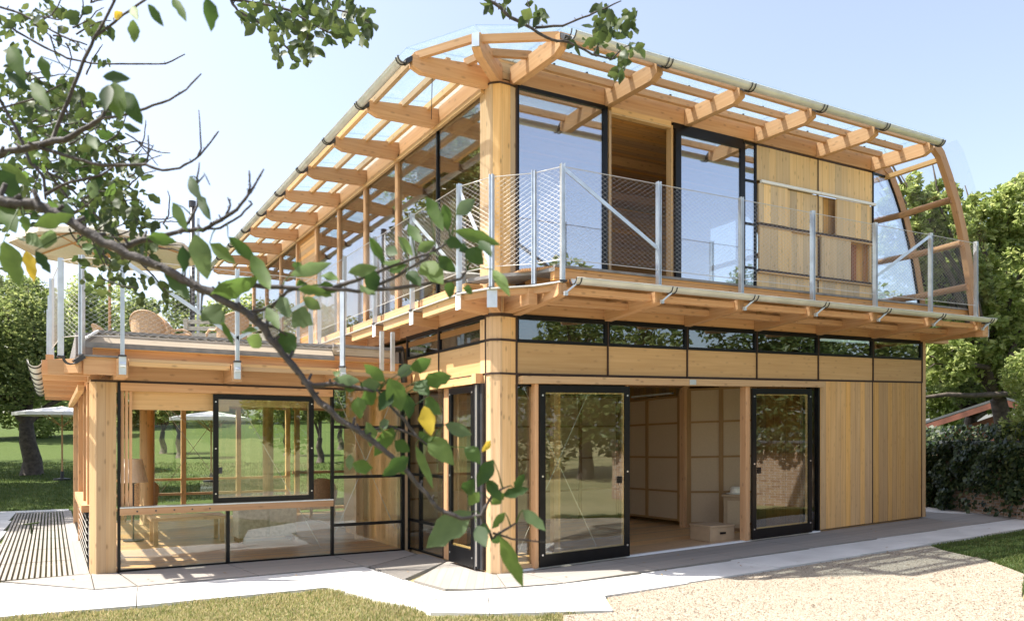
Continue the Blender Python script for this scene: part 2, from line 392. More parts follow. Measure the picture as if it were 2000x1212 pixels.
# paving slabs along the house: one mesh, slabs separated by open joints
def slabs():
    m = B(); j = .006
    def slab(P):
        cx = sum(p[0] for p in P)/len(P); cy = sum(p[1] for p in P)/len(P)
        Q = []
        for x, y in P:
            d = math.hypot(x-cx, y-cy); k = 1-j/d; Q.append((cx+(x-cx)*k, cy+(y-cy)*k))
        dz = random.uniform(-.002, .002); m.poly(Q, -.07, -.010+dz)
    xs = [.30, 1.42, 2.9, 4.4, 5.9, 7.4, 8.9, 10.4]
    for a, b in zip(xs, xs[1:]): slab([(a, -1.80), (b, -1.84), (b, -1.085), (a, -1.03 if a > 1 else -.985)])
    slab([(10.4, -1.84), (10.9, -1.2), (10.9, 1.4), (9.9, 1.5), (9.9, -.2), (10.4, -1.085)])
    slab([(.30, -1.80), (.30, -.985), (-.30, -.82), (-.70, -1.15), (-1.05, -1.80), (-.05, -2.38)])
    slab([(-.30, -.82), (-.68, -.73), (-.95, -.62), (-1.0, -.2), (-1.42, -1.1), (-1.50, -1.48), (-1.05, -1.80), (-.70, -1.15)])
    slab([(-1.0, -.2), (-1.05, .55), (-1.96, .25), (-1.50, -1.48), (-1.42, -1.1)])
    slab([(-1.05, .55), (-1.12, 1.38), (-2.0, 1.36), (-1.96, .25)])
    slab([(-2.0, 1.36), (-3.75, 1.33), (-3.85, .27), (-1.96, .25)])
    slab([(-3.75, 1.33), (-4.15, 1.35), (-5.05, 2.40), (-6.3, 2.0), (-6.0, .45), (-3.85, .27)])
    for k in range(5):
        slab([(-5.30, 2.42+k*2.0), (-5.24, 4.42+k*2.0), (-6.35, 4.42+k*2.0), (-6.35, 2.3+k*2.0)])
    slab([(-6.35, 12.42), (-5.2, 12.42), (-4.2, 12.5), (-4.2, 13.0), (-6.35, 13.0)])
    m.build('paving', 'paving_concrete', kind='structure')
slabs()
def decking():
    m = B()
    xs = [.34, 1.72, 3.12, 4.52, 5.92, 7.32, 8.73]
    for a, b in zip(xs, xs[1:]): m.poly([(a+.006, -.985-.01*a), (b-.006, -.985-.01*b), (b-.006, -.002), (a+.006, -.002)], -.06, 0.0)
    m.poly([(8.736, -1.075), (10.2, -1.075), (9.85, -.2), (9.7, 1.4), (8.9, 1.4), (8.736, -.01)], -.06, 0.0)
    m.poly([(.334, -.985), (.334, -.002), (.03, -.03), (-.29, -.81)], -.06, 0.0)
    m.poly([(.018, -.04), (-.01, 0), (-.01, 1.2), (-.99, .1), (-.9, -.55), (-.66, -.72), (-.30, -.80)], -.06, 0.0, (0.5, .86))
    xs = [-4.1, -3.86, -2.59, -1.19]
    m.poly([(-3.74, 1.34), (-2.45, 1.36), (-2.60, 2.44), (-3.86, 2.44)], -.06, 0.0)
    m.poly([(-2.44, 1.36), (-1.14, 1.39), (-1.20, 2.44), (-2.585, 2.44)], -.06, 0.0)
    m.poly([(-1.125, 1.40), (-1.09, 1.3), (-.12, 2.0), (-.12, 2.6), (-1.185, 2.44)], -.06, 0.0)
    m.poly([(-4.16, 1.36), (-3.76, 1.34), (-3.88, 2.44), (-4.15, 2.5)], -.06, 0.0)
    m.poly([(-4.17, 1.38), (-4.16, 2.5), (-5.02, 2.42)], -.06, 0.0)
    m.poly([(-4.33, 2.52), (-4.17, 2.52), (-4.17, 12.4), (-4.33, 12.4)], -.06, 0.0, (0, 1))
    m.build('timber_decking', 'weathered_deck', kind='structure')
    # open grating by the left side and in the inner corner: separate slats over a dark pit
    p = B(); p.poly([(-5.24, 2.5), (-4.34, 2.5), (-4.34, 12.4), (-5.24, 12.4)], -.09, -.08)
    p.poly([(-1.07, .2), (-.01, 1.22), (-.01, 2.0), (-.12, 1.98), (-1.08, 1.27)], -.09, -.08)
    p.build('grating_pit', 'dark_steel', kind='structure')
    g = B(); k = 0; y0 = 2.5
    while y0 < 12.3:
        L = 1.36
        for i in range(16):
            x = -5.23+i*.0565; g.box(x, x+.034, y0+.01, min(y0+L, 12.38), -.05, 0.0, 'y')
        y0 += L+.02
    for i in range(30):
        t = .25+i*.058
        xa = -1.06; xb = -.02; ya = t; yb = t
        lo = lambda x: .2+(x+1.07)*.96; hi = lambda x: 1.27+(x+1.08)*.70
        # slats run along x, clipped by the two slanting edges
        x0 = max(-1.07, (t-1.27)/.70-1.08); x1 = min(-.02, (t-.2)/.96-1.07)
        if x1-x0 > .05: g.box(x0, x1, t, t+.036, -.05, -.001, 'x')
    g.build('timber_grating', 'weathered_deck', kind='structure')
decking()

# grass blades: dry strip in front, greener on the right
def blades(name, n, region, mat, h=(.02, .05), seed=1, dens=None):
    rn = random.Random(seed); m = B(); k = 0
    vs, fs = [], []
    while k < n:
        X, Z = region(rn)
        x, y, _ = W(X, Z)
        if dens and not dens(x, y, rn): continue
        k += 1; z = -.045+rise(x, y)+terrain(x, y); hh = rn.uniform(*h)*(.6+.9*abs(noise.noise((x*1.3, y*1.3, 0)))*1.4); a = rn.random()*6.28; wv = rn.uniform(.003, .0065)*(1 if Z < 12 else 1.8)
        lx, ly = rn.uniform(-.5, .5)*hh, rn.uniform(-.5, .5)*hh; c, s_ = math.cos(a)*wv, math.sin(a)*wv; i = len(vs)
        vs += [(x-c, y-s_, z), (x+c, y+s_, z), (x+lx*.4+c*.7, y+ly*.4+s_*.7, z+hh*.6), (x+lx*.4-c*.7, y+ly*.4-s_*.7, z+hh*.6), (x+lx, y+ly, z+hh)]
        fs += [(i, i+1, i+2, i+3), (i+3, i+2, i+4)]
    me = bpy.data.meshes.new(name); me.from_pydata(vs, [], fs); me.materials.append(MAT[mat])
    o = bpy.data.objects.new(name, me); sc.collection.objects.link(o); o['kind'] = 'stuff'; return o
PAVE = [(-6.2, .42), (-3.85, .26), (-1.96, .24), (-1.51, -1.5), (-1.05, -1.82), (-.05, -2.4), (.4, -1.82), (10.4, -1.85), (10.9, 1.5), (10, 14), (-6.2, 14)]
def frontok(x, y, rn):
    e = .10*noise.noise((x*3, y*3, 7))+.05*noise.noise((x*11, y*11, 1)); ex, ey = e*.6, e
    if inpoly(x+ex, y+ey+.02, PAVE) : return False
    if inpoly(x+ex, y+ey, GRAVEL) and rn.random() < .96: return False
    return noise.noise((x*2.1, y*2.1, 3)) > -.35-rn.random()*.3
o = blades('dry_lawn_grass', 60000, lambda r: ((lambda Z: (r.uniform(-.69, .12)*Z, Z))(r.uniform(6.0, 9.6))), 'dry_grass_blade', (.022, .06), 2, frontok)
o['label'] = 'sparse yellowing grass in the dry lawn in front of the paving'; o['category'] = 'grass'
def rightok(x, y, rn):
    return x > 2.2 and y < -1.87 and not inpoly(x, y, GRAVEL) and not inpoly(x, y, PAVE)
o = blades('green_lawn_grass', 26000, lambda r: ((lambda Z: (r.uniform(.42, .72)*Z, Z))(r.uniform(7.5, 15.0))), 'grass_blade', (.03, .07), 3, rightok)
o['label'] = 'green lawn grass at the right edge of the gravel'; o['category'] = 'grass'
def edgeok(x, y, rn):
    return not inpoly(x, y, [(-6.36, -1), (-4.1, -1), (-4.1, 13.02), (-6.36, 13.02)]) and not (x > -4.2 and y < 13)
o = blades('orchard_grass', 30000, lambda r: ((lambda Z: (r.uniform(-.72, -.2)*Z, Z))(r.uniform(15, 30))), 'grass_blade', (.04, .09), 4, edgeok)
o['label'] = 'mown orchard grass behind the house at the left'; o['category'] = 'grass'
def pebbles():
    rn = random.Random(5); vs, fs = [], []
    k = 0
    while k < 9000:
        Z = rn.uniform(6.0, 11.5); X = rn.uniform(-.1, .68)*Z; x, y, _ = W(X, Z)
        if not inpoly(x, y, GRAVEL): continue
        k += 1; r_ = rn.uniform(.004, .011)*(1 if rn.random() < .97 else 1.8); z = -.026+rise(x, y); i = len(vs); a = rn.random()*3
        e = rn.uniform(.6, 1.2)
        for q in range(4): vs.append((x+r_*math.cos(a+q*1.57)*e, y+r_*math.sin(a+q*1.57), z+r_*rn.uniform(.1, .5)))
        vs.append((x, y, z+r_*.9)); fs += [(i, i+1, i+4), (i+1, i+2, i+4), (i+2, i+3, i+4), (i+3, i, i+4)]
    me = bpy.data.meshes.new('pebbles'); me.from_pydata(vs, [], fs); me.materials.append(MAT['pebble'])
    o = bpy.data.objects.new('pebbles', me); sc.collection.objects.link(o); o['kind'] = 'stuff'; o['label'] = 'loose pebbles strewn over the pale gravel'; o['category'] = 'gravel'
leafm('pebble', [(.12, .085, .06), (.24, .18, .125), (.38, .31, .23), (.50, .44, .36)], 0.0, .8)
pebbles()
# ================================================================== THE HOUSE
H = empty('timber_house', (0, 0, 0), 'two storey larch and glass house with wire railed balconies and a low glazed wing', 'house')
def P(m, name, mat, par=None, **k): return m.build(name, mat, par or H, **k)
gx = [.323+1.4015*k for k in range(7)]; gy = [.15+1.4*k for k in range(10)]
def bx(name, mat, *a, par=None, grain=None, **k): return P(B().box(*a, grain=grain), name, mat, par, **k)
def pane(name, mat, x0, x1, y0, y1, z0, z1, par=None): return bx(name, mat, x0, x1, y0, y1, z0, z1, par=par)
def colpoly(name, pts, z0, z1, mat='spruce_column'):
    m = B(); n = len(pts); o = 0
    for i in range(n):
        a, b = pts[i], pts[(i+1) % n]; L = math.dist(a, b)
        m.face([(*a, z0), (*b, z0), (*b, z1), (*a, z1)], [(z0, o), (z0, o+L), (z1, o+L), (z1, o)]); o += L
    m.face([(x, y, z1) for x, y in pts]); return P(m, name, mat)
CC = [(-.012, .15), (-.004, .06), (.085, -.022), (.20, -.026), (.312, -.004), (.312, .31), (-.012, .31)]
colpoly('column', CC, 0, 3.40); colpoly('column', CC, 3.40, 5.93)
for z, t in ((3.10, .04), (2.805, .028), (2.40, .024), (5.905, .02)):
    m = B(); Q = [(x+(x-.16)*.03, y+(y-.14)*.03) for x, y in CC[:5]]
    for a, b in zip(Q, Q[1:]): m.bar((*a, z+t/2), (*b, z+t/2), .012, t)
    P(m, 'seal_strip', 'brown_seal')
bx('seal_strip', 'brown_seal', .314, .336, -.016, .02, 0.02, 3.14); bx('seal_strip', 'brown_seal', .314, .334, -.016, .02, 3.6, 5.95)
bx('seal_strip', 'brown_seal', -.02, .01, .152, .172, 0.02, 3.14)
WC = [(-4.16, 2.78), (-4.165, 2.52), (-4.10, 2.42), (-3.885, 2.42), (-3.875, 2.72)]
colpoly('column', WC, 0, 2.34)
bx('seal_strip', 'black_frame', -3.872, -3.84, 2.40, 2.47, 0, 2.32)

# ---- ground floor, garden front (faces -y)
for k in range(6):
    a, b = gx[k], gx[k+1]
    bx('spandrel_panel', 'spruce_panel', a+.014, b-.010, 0, .04, 2.426, 2.800, grain='x')
    wn = B(); wn.box(a+.006, b-.004, -.016, .03, 3.085, 3.145); wn.box(a+.006, b-.004, -.016, .03, 2.803, 2.840)
    wn.box(a+.006, a+.034, -.014, .03, 2.840, 3.085); wn.box(b-.05, b-.004, -.014, .03, 2.840, 3.085)
    f = P(wn, 'strip_window', 'black_frame'); pane('pane', 'strip_glass', a+.034, b-.05, .006, .014, 2.84, 3.085, par=f)
    bx('facade_beam', 'larch_beam', a+.004, b-.004, -.006, .12, 3.148, 3.44, grain='x')
    bx('seal_strip', 'brown_seal', b-.009, b+.009, -.020, .02, 2.40, 3.15)
bx('seal_strip', 'brown_seal', .336, 8.74, -.012, .02, 2.398, 2.424)
for k in (4, 5):
    a, b = gx[k], gx[k+1]
    bx('board_cladding', 'spruce_boards', a+.014 if k == 5 else a+.016, b-.014, 0, .045, .03, 2.396, grain='z')
for x in (gx[5], gx[6]): bx('seal_strip', 'brown_seal', x-.010, x+.010, -.004, .04, .03, 2.398)
bx('corner_post', 'spruce_boards', 8.745, 8.85, -.004, .10, .02, 3.14)
bx('side_wall', 'spruce_boards', 8.80, 8.86, .10, 9.0, .02, 3.10, grain='z')
bx('door_head_board', 'spruce_column', .345, 5.955, -.115, -.002, 2.292, 2.382, grain='x')
bx('head_plate', 'galvanised', 3.07, 3.19, -.121, -.116, 2.30, 2.372)
bx('door_sill', 'white_sill', .34, 5.94, -.04, .03, -.0, .022)
def sliding_door(x0, x1, z0, z1, y, hd):
    f = B(); e = .085; bt = .15
    f.box(x0, x0+e, y, y+.03, z0, z1); f.box(x1-e, x1, y, y+.03, z0, z1); f.box(x0+e, x1-e, y, y+.03, z1-e, z1); f.box(x0+e, x1-e, y, y+.03, z0, z0+bt)
    fr = P(f, 'sliding_door', 'black_frame')
    pane('pane', 'door_glass', x0+e, x1-e, y+.010, y+.018, z0+bt, z1-e, par=fr)
    g = B(); t = .016
    g.box(x0+e, x1-e, y+.020, y+.05, z0+bt, z0+bt+t); g.box(x0+e, x1-e, y+.02, y+.05, z1-e-t, z1-e)
    g.box(x0+e, x0+e+t, y+.02, y+.05, z0+bt+t, z1-e-t); g.box(x1-e-t, x1-e, y+.02, y+.05, z0+bt+t, z1-e-t)
    P(g, 'glazing_bead', 'spruce_column', fr)
    s = B()
    for xx in (x0+.04, x1-.04):
        for zz in (z0+.15, (z0+z1)/2, z1-.12): s.tube([(xx, y-.006, zz), (xx, y, zz)], .013, 10)
    P(s, 'screw', 'screw_steel', fr)
    bx('handle', 'black_frame', hd, hd+.07, y-.0, y+.06, 1.0, 1.09, par=fr)
    return fr
d1 = sliding_door(.605, 2.02, .028, 2.268, -.10, 1.82); d2 = sliding_door(4.335, 5.665, .028, 2.262, -.10, 4.45)
bx('door_jamb', 'larch_beam', .545, .60, -.075, .05, .02, 2.29); bx('door_jamb', 'larch_beam', 4.235, 4.325, -.06, .05, .02, 2.29)
bx('door_jamb', 'larch_beam', 2.03, 2.05, -.03, .05, .02, 2.29)
bx('door_jamb', 'black_frame', 5.90, 5.945, -.03, .04, .02, 2.29)
bx('door_jamb', 'black_frame', 5.70, 5.73, -.03, .04, .02, 2.29)
f = bx('fixed_window', 'black_frame', .34, 2.02, .004, .03, 2.26, 2.29); pane('pane', 'clear_glass', .34, .545, .01, .018, .02, 2.26, par=f)
bx('bottom_rail', 'spruce_column', .36, .545, -.02, .03, .03, .075, par=f)
pane('pane', 'clear_glass', 5.73, 5.90, .01, .018, .02, 2.26, par=f)
def cable(p, q, r=.005, name='bracing_cable', mat='wire_steel'): return P(B().tube([p, q], r, 6), name, mat)
for p, q in (((.40, .16, 2.5), (1.70, .16, .1)), ((1.70, .17, 2.5), (.40, .17, .1))): cable(p, q)
# ---- interior of the garden room
P(B().box(.02, 8.79, .05, 9.0, -.06, .012, grain='x'), 'floor', 'floor_oak')
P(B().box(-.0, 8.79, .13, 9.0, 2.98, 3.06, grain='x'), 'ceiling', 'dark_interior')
def shoji(p0, p1, z0, z1, n, rows, name='paper_screen'):
    """row of paper screens from p0 to p1 in plan"""
    a, b = Vector((*p0, 0)), Vector((*p1, 0)); d = b-a; nn = Vector((-d.y, d.x, 0)).normalized()
    m = B(); m.bar(a+Vector((0, 0, (z0+z1)/2)), b+Vector((0, 0, (z0+z1)/2)), .012, z1-z0); pp = P(m, name, 'rice_paper')
    g = B()
    for i in range(n+1):
        c = a+d*(i/n); g.bar(c+Vector((0, 0, z0)), c+Vector((0, 0, z1)), .075, .05, up=nn)
    for z in rows:
        g.bar(a+Vector((0, 0, z)), b+Vector((0, 0, z)), .045, .035)
    P(g, 'screen_frame', 'screen_wood', pp)
shoji((5.03, 3.9), (4.90, 2.05), .10, 2.30, 2, (.12, .62, 1.22, 1.82, 2.28))
shoji((4.93, 1.85), (5.60, 1.0), .06, 2.40, 2, (.08, .62, 1.22, 1.82, 2.38))
shoji((.5, 3.9), (4.98, 3.9), .06, 2.4, 5, (.08, .62, 1.22, 1.82, 2.38))
bx('interior_column', 'larch_beam', 4.83, 4.95, 1.86, 1.98, .012, 2.98)
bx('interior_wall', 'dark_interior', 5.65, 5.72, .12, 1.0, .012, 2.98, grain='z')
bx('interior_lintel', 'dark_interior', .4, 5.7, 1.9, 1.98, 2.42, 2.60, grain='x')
bx('curtain_rail', 'galvanised', 4.76, 4.80, 2.1, 3.2, 2.33, 2.36)
bx('inner_post', 'spruce_column', 1.55, 1.66, 1.0, 1.1, .012, 2.98); bx('inner_post', 'spruce_column', 1.9, 2.0, 1.5, 1.6, .012, 2.98)

# ---- ground floor, west side of main block (faces -x)
ys = [.16, 1.50, 2.60]
for a, b in zip(ys, ys[1:]):
    bx('spandrel_panel', 'spruce_panel', -.004, .04, a+.012, b-.008, 2.426, 2.800, grain='y')
    wn = B(); wn.box(-.016, .03, a+.006, b-.004, 3.085, 3.145); wn.box(-.016, .03, a+.006, b-.004, 2.803, 2.835); wn.box(-.014, .03, b-.03, b-.004, 2.835, 3.085); wn.box(-.014, .03, a+.006, a+.03, 2.835, 3.085)
    f = P(wn, 'strip_window', 'black_frame'); pane('pane', 'strip_glass', .006, .014, a+.03, b-.03, 2.835, 3.085, par=f)
    bx('seal_strip', 'brown_seal', -.02, .02, b-.009, b+.007, 2.40, 3.15)
for a, b in zip(gy, gy[1:]): bx('facade_beam', 'larch_beam', -.006, .12, a+.004, b-.004, 3.148, 3.42, grain='y')
bx('seal_strip', 'brown_seal', -.012, .02, .17, 2.62, 2.398, 2.424)
bx('door_head_board', 'spruce_column', -.10, -.002, .26, 2.5, 2.30, 2.392, grain='y')
f = B(); y0, y1, z0, z1 = .34, 1.03, .03, 2.28
f.box(-.09, -.05, y0, y0+.07, z0, z1); f.box(-.09, -.05, y1-.07, y1, z0, z1); f.box(-.09, -.05, y0+.07, y1-.07, z1-.08, z1); f.box(-.09, -.05, y0+.07, y1-.07, z0, z0+.22)
sd_ = P(f, 'glazed_door', 'black_frame'); pane('pane', 'door_glass', -.074, -.066, y0+.07, y1-.07, z0+.22, z1-.08, par=sd_)
g = B(); g.box(-.062, -.04, y0+.07, y1-.07, z0+.22, z0+.24); P(g, 'glazing_bead', 'spruce_column', sd_)
s = B()
for yy in (y0+.035, y1-.035):
    for zz in (.15, 1.15, 2.2): s.tube([(-.095, yy, zz), (-.089, yy, zz)], .012, 8)
P(s, 'screw', 'screw_steel', sd_)
m = B(); m.tube([(-.06, .27, .03), (-.06, .27, 2.30)], .016, 8); m.box(-.09, -.05, .285, .325, .02, 2.3); m.box(-.05, -.02, .18, .26, .02, 2.3); P(m, 'door_track_post', 'dark_steel')
m = B(); m.tube([(-.085, .27, .06), (-.085, .27, 2.28)], .009, 8); P(m, 'door_rod', 'wire_steel')
bx('head_cap', 'larch_beam', -.12, -.02, .22, .33, 2.30, 2.42)
bx('door_jamb', 'larch_beam', -.03, .05, 1.06, 1.30, .02, 2.3)
f = B()
for y in (1.31, 2.10, 2.56): f.box(-.02, .03, y, y+.045, .02, 2.38)
for z in (.42, 1.09, 1.79): f.box(-.018, .028, 1.355, 2.56, z, z+.04)
f.box(-.02, .03, 1.355, 2.56, .01, .03)
fw = P(f, 'side_window', 'black_frame'); pane('pane', 'clear_glass', .0, .008, 1.36, 2.56, .02, 2.38, par=fw)
bx('inner_post', 'larch_beam', .25, .37, 1.4, 1.52, .012, 2.98); bx('inner_post', 'larch_beam', .6, .72, 2.7, 2.82, .012, 2.98); bx('inner_post', 'larch_beam', .3, .4, .75, .85, .012, 2.98)

# ---- low wing, front (faces -y at y=2.45)
YF = 2.45
f = B()
f.box(-1.215, -1.175, YF-.02, YF+.03, .0, 2.32); f.box(-.165, -.115, YF-.02, YF+.03, .0, 2.32)
for z in (.42, 1.09, 1.79): f.box(-1.175, -.165, YF-.015, YF+.025, z-.02, z+.022)
f.box(-1.175, -.165, YF-.015, YF+.02, .0, .02)
fw = P(f, 'wing_window', 'black_frame'); pane('pane', 'clear_glass', -1.175, -.165, YF, YF+.008, .02, 2.31, par=fw)
bx('corner_bead', 'spruce_column', -.105, -.06, YF+.01, YF+.06, 0, 2.4); bx('corner_bead', 'black_frame', -.055, -.022, YF+.02, YF+.1, 0, 2.4)
f = B(); f.box(-3.84, -1.215, YF-.012, YF+.02, .0, .022); f.box(-2.61, -2.565, YF-.02, YF+.03, .022, .69)
fw = P(f, 'low_window', 'black_frame')
pane('pane', 'clear_glass', -3.84, -2.61, YF, YF+.008, .022, .69, par=fw); pane('pane', 'clear_glass', -2.565, -1.215, YF, YF+.008, .022, .69, par=fw)
r_ = bx('window_ledge', 'larch_beam', -3.85, -1.20, YF-.075, YF+.04, .694, .775, grain='x')
bx('ledge_cap', 'galvanised', -3.85, -1.20, YF-.08, YF+.045, .777, .792, par=r_)
s = B()
for i in range(5): s.tube([(-3.66+.21*i, YF-.078, .735), (-3.66+.21*i, YF-.074, .735)], .011, 8)
P(s, 'ledge_screw', 'dark_steel', r_)
bx('wing_head_board', 'larch_beam', -3.84, -1.205, YF-.06, YF+.03, 2.21, 2.305, grain='x')
bx('lintel_panel', 'spruce_panel', -3.72, -2.56, YF+.06, YF+.09, 1.985, 2.22, grain='x')
bx('lintel_panel', 'spruce_panel', -2.56, -1.21, YF+.06, YF+.09, 2.05, 2.22, grain='x')
m = B()
for i in range(3): m.box(-3.832+i*.045, -3.80+i*.045, YF-.0, YF+.05, .79, 2.21)
P(m, 'window_jamb', 'larch_beam')
def sash(x0, x1, z0, z1, y):
    f = B(); e = .065
    f.box(x0, x0+e, y, y+.03, z0, z1); f.box(x1-e, x1, y, y+.03, z0, z1); f.box(x0+e, x1-e, y, y+.03, z1-e, z1); f.box(x0+e, x1-e, y, y+.03, z0, z0+e)
    fr = P(f, 'sliding_window', 'black_frame'); pane('pane', 'door_glass', x0+e, x1-e, y+.010, y+.018, z0+e, z1-e, par=fr)
    s = B()
    for xx in (x0+.03, x1-.03):
        for zz in (z0+.12, (z0+z1)/2, z1-.10): s.tube([(xx, y-.006, zz), (xx, y, zz)], .010, 8)
    P(s, 'screw', 'screw_steel', fr); bx('handle', 'dark_steel', x0+.07, x0+.11, y-.004, y+.04, z0+.38, z0+.46, par=fr)
    g = B(); g.box(x0+e, x1-e, y+.02, y+.045, z1-e-.02, z1-e); g.box(x1-e-.016, x1-e, y+.02, y+.045, z0+e, z1-e-.02); g.box(x0+e, x1-e-.016, y+.02, y+.045, z0+e, z0+e+.012); P(g, 'glazing_bead', 'spruce_column', fr)
sash(-2.775, -1.47, .797, 2.20, YF-.055)
# wing body
P(B().box(-4.12, -.02, YF+.03, 9.2, -.06, .012, grain='x'), 'floor', 'floor_oak')
P(B().box(-4.12, -.01, YF+.1, 9.2, 2.56, 2.60, grain='y'), 'ceiling', 'spruce_boards')
bx('wing_beam', 'larch_beam', -3.87, -.02, YF-.035, YF+.09, 2.335, 2.60, grain='x'); bx('seal_strip', 'brown_seal', -4.16, -.12, YF-.045, YF+.0, 2.307, 2.333)
for x in (-3.86, -2.59, -1.19): bx('ceiling_beam', 'spruce_column', x-.05, x+.05, YF+.1, 9.1, 2.36, 2.56, grain='y')
bx('partition_wall', 'spruce_column', -.14, -.08, 2.66, 5.0, .012, 2.56, grain='z'); bx('partition_post', 'spruce_column', -.33, -.21, 3.92, 4.04, .012, 2.56)
bx('partition_panel', 'rice_paper', -.19, -.145, 4.1, 4.95, .1, 2.0, grain='z')
m = B(); m.tube([(-2.98, 8.23, 0), (-2.98, 8.23, 2.56)], .13, 20); P(m, 'round_column', 'spruce_column', smooth=True)
m = B(); m.tube([(-.62, 8.6, 0), (-.62, 8.6, 2.56)], .11, 16); P(m, 'round_column', 'spruce_column', smooth=True)
for p, q in (((-2.8, 8.3, 2.4), (-1.6, 8.9, .8)), ((-1.6, 8.9, 2.1), (-2.8, 8.3, .5)), ((-1.1, YF+.15, 2.3), (-.2, YF+.15, .3)), ((-1.1, YF+.16, .3), (-.2, YF+.16, 2.3)), ((-2.5, YF+.2, 2.3), (-1.3, YF+.2, .1)), ((-3.2, 5.9, 2.4), (-2.5, 6.5, 1.9))): cable(p, q)

f = B()
for x in (-4.1, -3.35, -2.2, -1.1, -.05): f.box(x-.045, x+.045, 9.16, 9.26, 0, 2.56)
for z in (.22, .50, .80, 2.3): f.box(-4.1, -.05, 9.18, 9.24, z-.025, z+.025)
fw = P(f, 'back_window', 'spruce_column'); pane('pane', 'clear_glass', -4.1, -.05, 9.205, 9.213, .0, 2.5, par=fw)
f = B()
for x in (.1, 1.5, 2.9): f.box(x-.05, x+.05, 8.96, 9.06, 0, 3.0)
for z in (.1, .9, 2.3): f.box(0, 2.9, 8.98, 9.04, z-.03, z+.03)
fw = P(f, 'back_window', 'spruce_column'); pane('pane', 'clear_glass', 0, 2.9, 9.005, 9.013, .0, 3.0, par=fw)
bx('back_wall', 'dark_interior', 2.96, 8.8, 8.96, 9.04, 0, 3.0, grain='z')  # unseen solid wall, added instead of glazing to keep daylight out of the room
# wing side (faces -x at x=-4.15)
for y, z0 in ((3.9, .74), (6.15, .0), (9.2, .0)):
    bx('side_post', 'larch_beam', -4.19, -4.09, y-.06, y+.06, z0, 2.33)
bx('side_post', 'larch_beam', -4.17, -4.07, 3.15, 3.5, .72, 2.33)
bx('side_beam', 'larch_beam', -4.17, -4.05, 2.8, 9.25, 2.335, 2.56, grain='y'); bx('side_head_rail', 'spruce_column', -4.27, -4.20, 3.3, 9.3, 2.24, 2.32, grain='y')
bx('side_ledge', 'larch_beam', -4.24, -4.13, 3.0, 6.1, .70, .785, grain='y')
f = B()
for y in (2.82, 3.9, 5.0, 6.2): f.box(-4.16, -4.12, y-.02, y+.02, 0, .70)
f.box(-4.16, -4.12, 2.8, 9.2, 0, .02)
fw = P(f, 'side_low_window', 'black_frame'); pane('pane', 'clear_glass', -4.144, -4.136, 2.8, 9.15, .02, .69, par=fw); pane('pane', 'clear_glass', -4.146, -4.138, 6.25, 9.15, .69, 2.3, par=fw)
m = B()
for i in range(7): m.tube([(-4.18, 2.85, .1+i*.085), (-4.18, 6.1, .1+i*.085)], .004, 4)
P(m, 'side_wire', 'wire_steel')

# ---- gutters
def gutter(p0, p1, r, name='gutter', mat='gutter_metal', start=None, brackets=(), hang=None, out=None):
    """open half-round channel from p0 to p1"""
    p0, p1 = Vector(p0), Vector(p1); d = (p1-p0).normalized(); sd_ = d.cross(Vector((0, 0, 1))).normalized(); m = B(); n = 12
    def ring(c, rr): return [c+sd_*(math.cos(math.pi+math.pi*i/n)*rr)+Vector((0, 0, math.sin(math.pi+math.pi*i/n)*rr)) for i in range(n+1)]
    A, A2, C, C2 = ring(p0, r), ring(p0, r-.006), ring(p1, r), ring(p1, r-.006)
    for i in range(n):
        m.face([A[i], A[i+1], C[i+1], C[i]]); m.face([A2[i+1], A2[i], C2[i], C2[i+1]])
        m.face([A[i+1], A[i], A2[i], A2[i+1]]); m.face([C[i], C[i+1], C2[i+1], C2[i]])
    m.face([A[0], C[0], C2[0], A2[0]]); m.face([A[n], A2[n], C2[n], C[n]])
    for s in (-1, 1): m.tube([p0+sd_*s*(r-.002), p1+sd_*s*(r-.002)], .009, 6)
    g = P(m, name, mat)
    for t in brackets:
        c = p0+d*t
        for off in (-.035, .035):
            q = B(); q.tube([x for x in ring(c+d*off, r+.006)], .007, 6); P(q, 'gutter_strap', 'dark_steel', g)
        if hang: q = B(); q.bar(c+Vector((0, 0, -r)), Vector(hang(t)), .05, .02); q.box(*(lambda v: (v[0]-.022, v[0]+.022, v[1]-.015, v[1]+.015, v[2]-.03, v[2]+.015))(hang(t))); P(q, 'gutter_foot', 'galvanised', g)
    return g
# ---- balcony
BZ = 3.33
# cantilever beams under the balcony
for x in gx+[gx[6]+.0]:
    pass
for x in gx:
    m = B(); L = 1.0; o = random.random()*5
    pr = [(.0, 3.125), (-.96, 3.19), (-1.0, 3.21), (-1.0, 3.335), (.0, 3.335)]
    m.prof(pr, x-.055, x+.055, 'x'); P(m, 'balcony_beam', 'larch_beam')
for y in gy:
    pr = [(.0, 3.13), (-.385, 3.17), (-.385, 3.325), (.0, 3.325)]
    m = B(); m.prof(pr, y-.055, y+.055, 'y'); P(m, 'balcony_beam', 'larch_beam')
    bx('beam_end_plate', 'white_sill', -.398, -.386, y-.06, y+.06, 3.16, 3.34)
m = B(); m.bar((.12, .1, 3.235), (-.20, -.33, 3.235), .11, .19); P(m, 'balcony_beam', 'larch_beam'); m = B(); m.bar((-.195, -.325, 3.235), (-.203, -.337, 3.235), .12, .20); P(m, 'beam_end_plate', 'galvanised')
m = B(); m.bar((.2, .1, 3.235), (.15, -.66, 3.235), .11, .19); P(m, 'balcony_beam', 'larch_beam')
m = B(); m.bar((.2, .0, 3.20), (-.05, -.5, 3.22), .5, .015); 
m = B(); m.bar((gx[6], 0.0, 3.22), (gx[6]+.9, -.1, 3.19), .1, .2); 
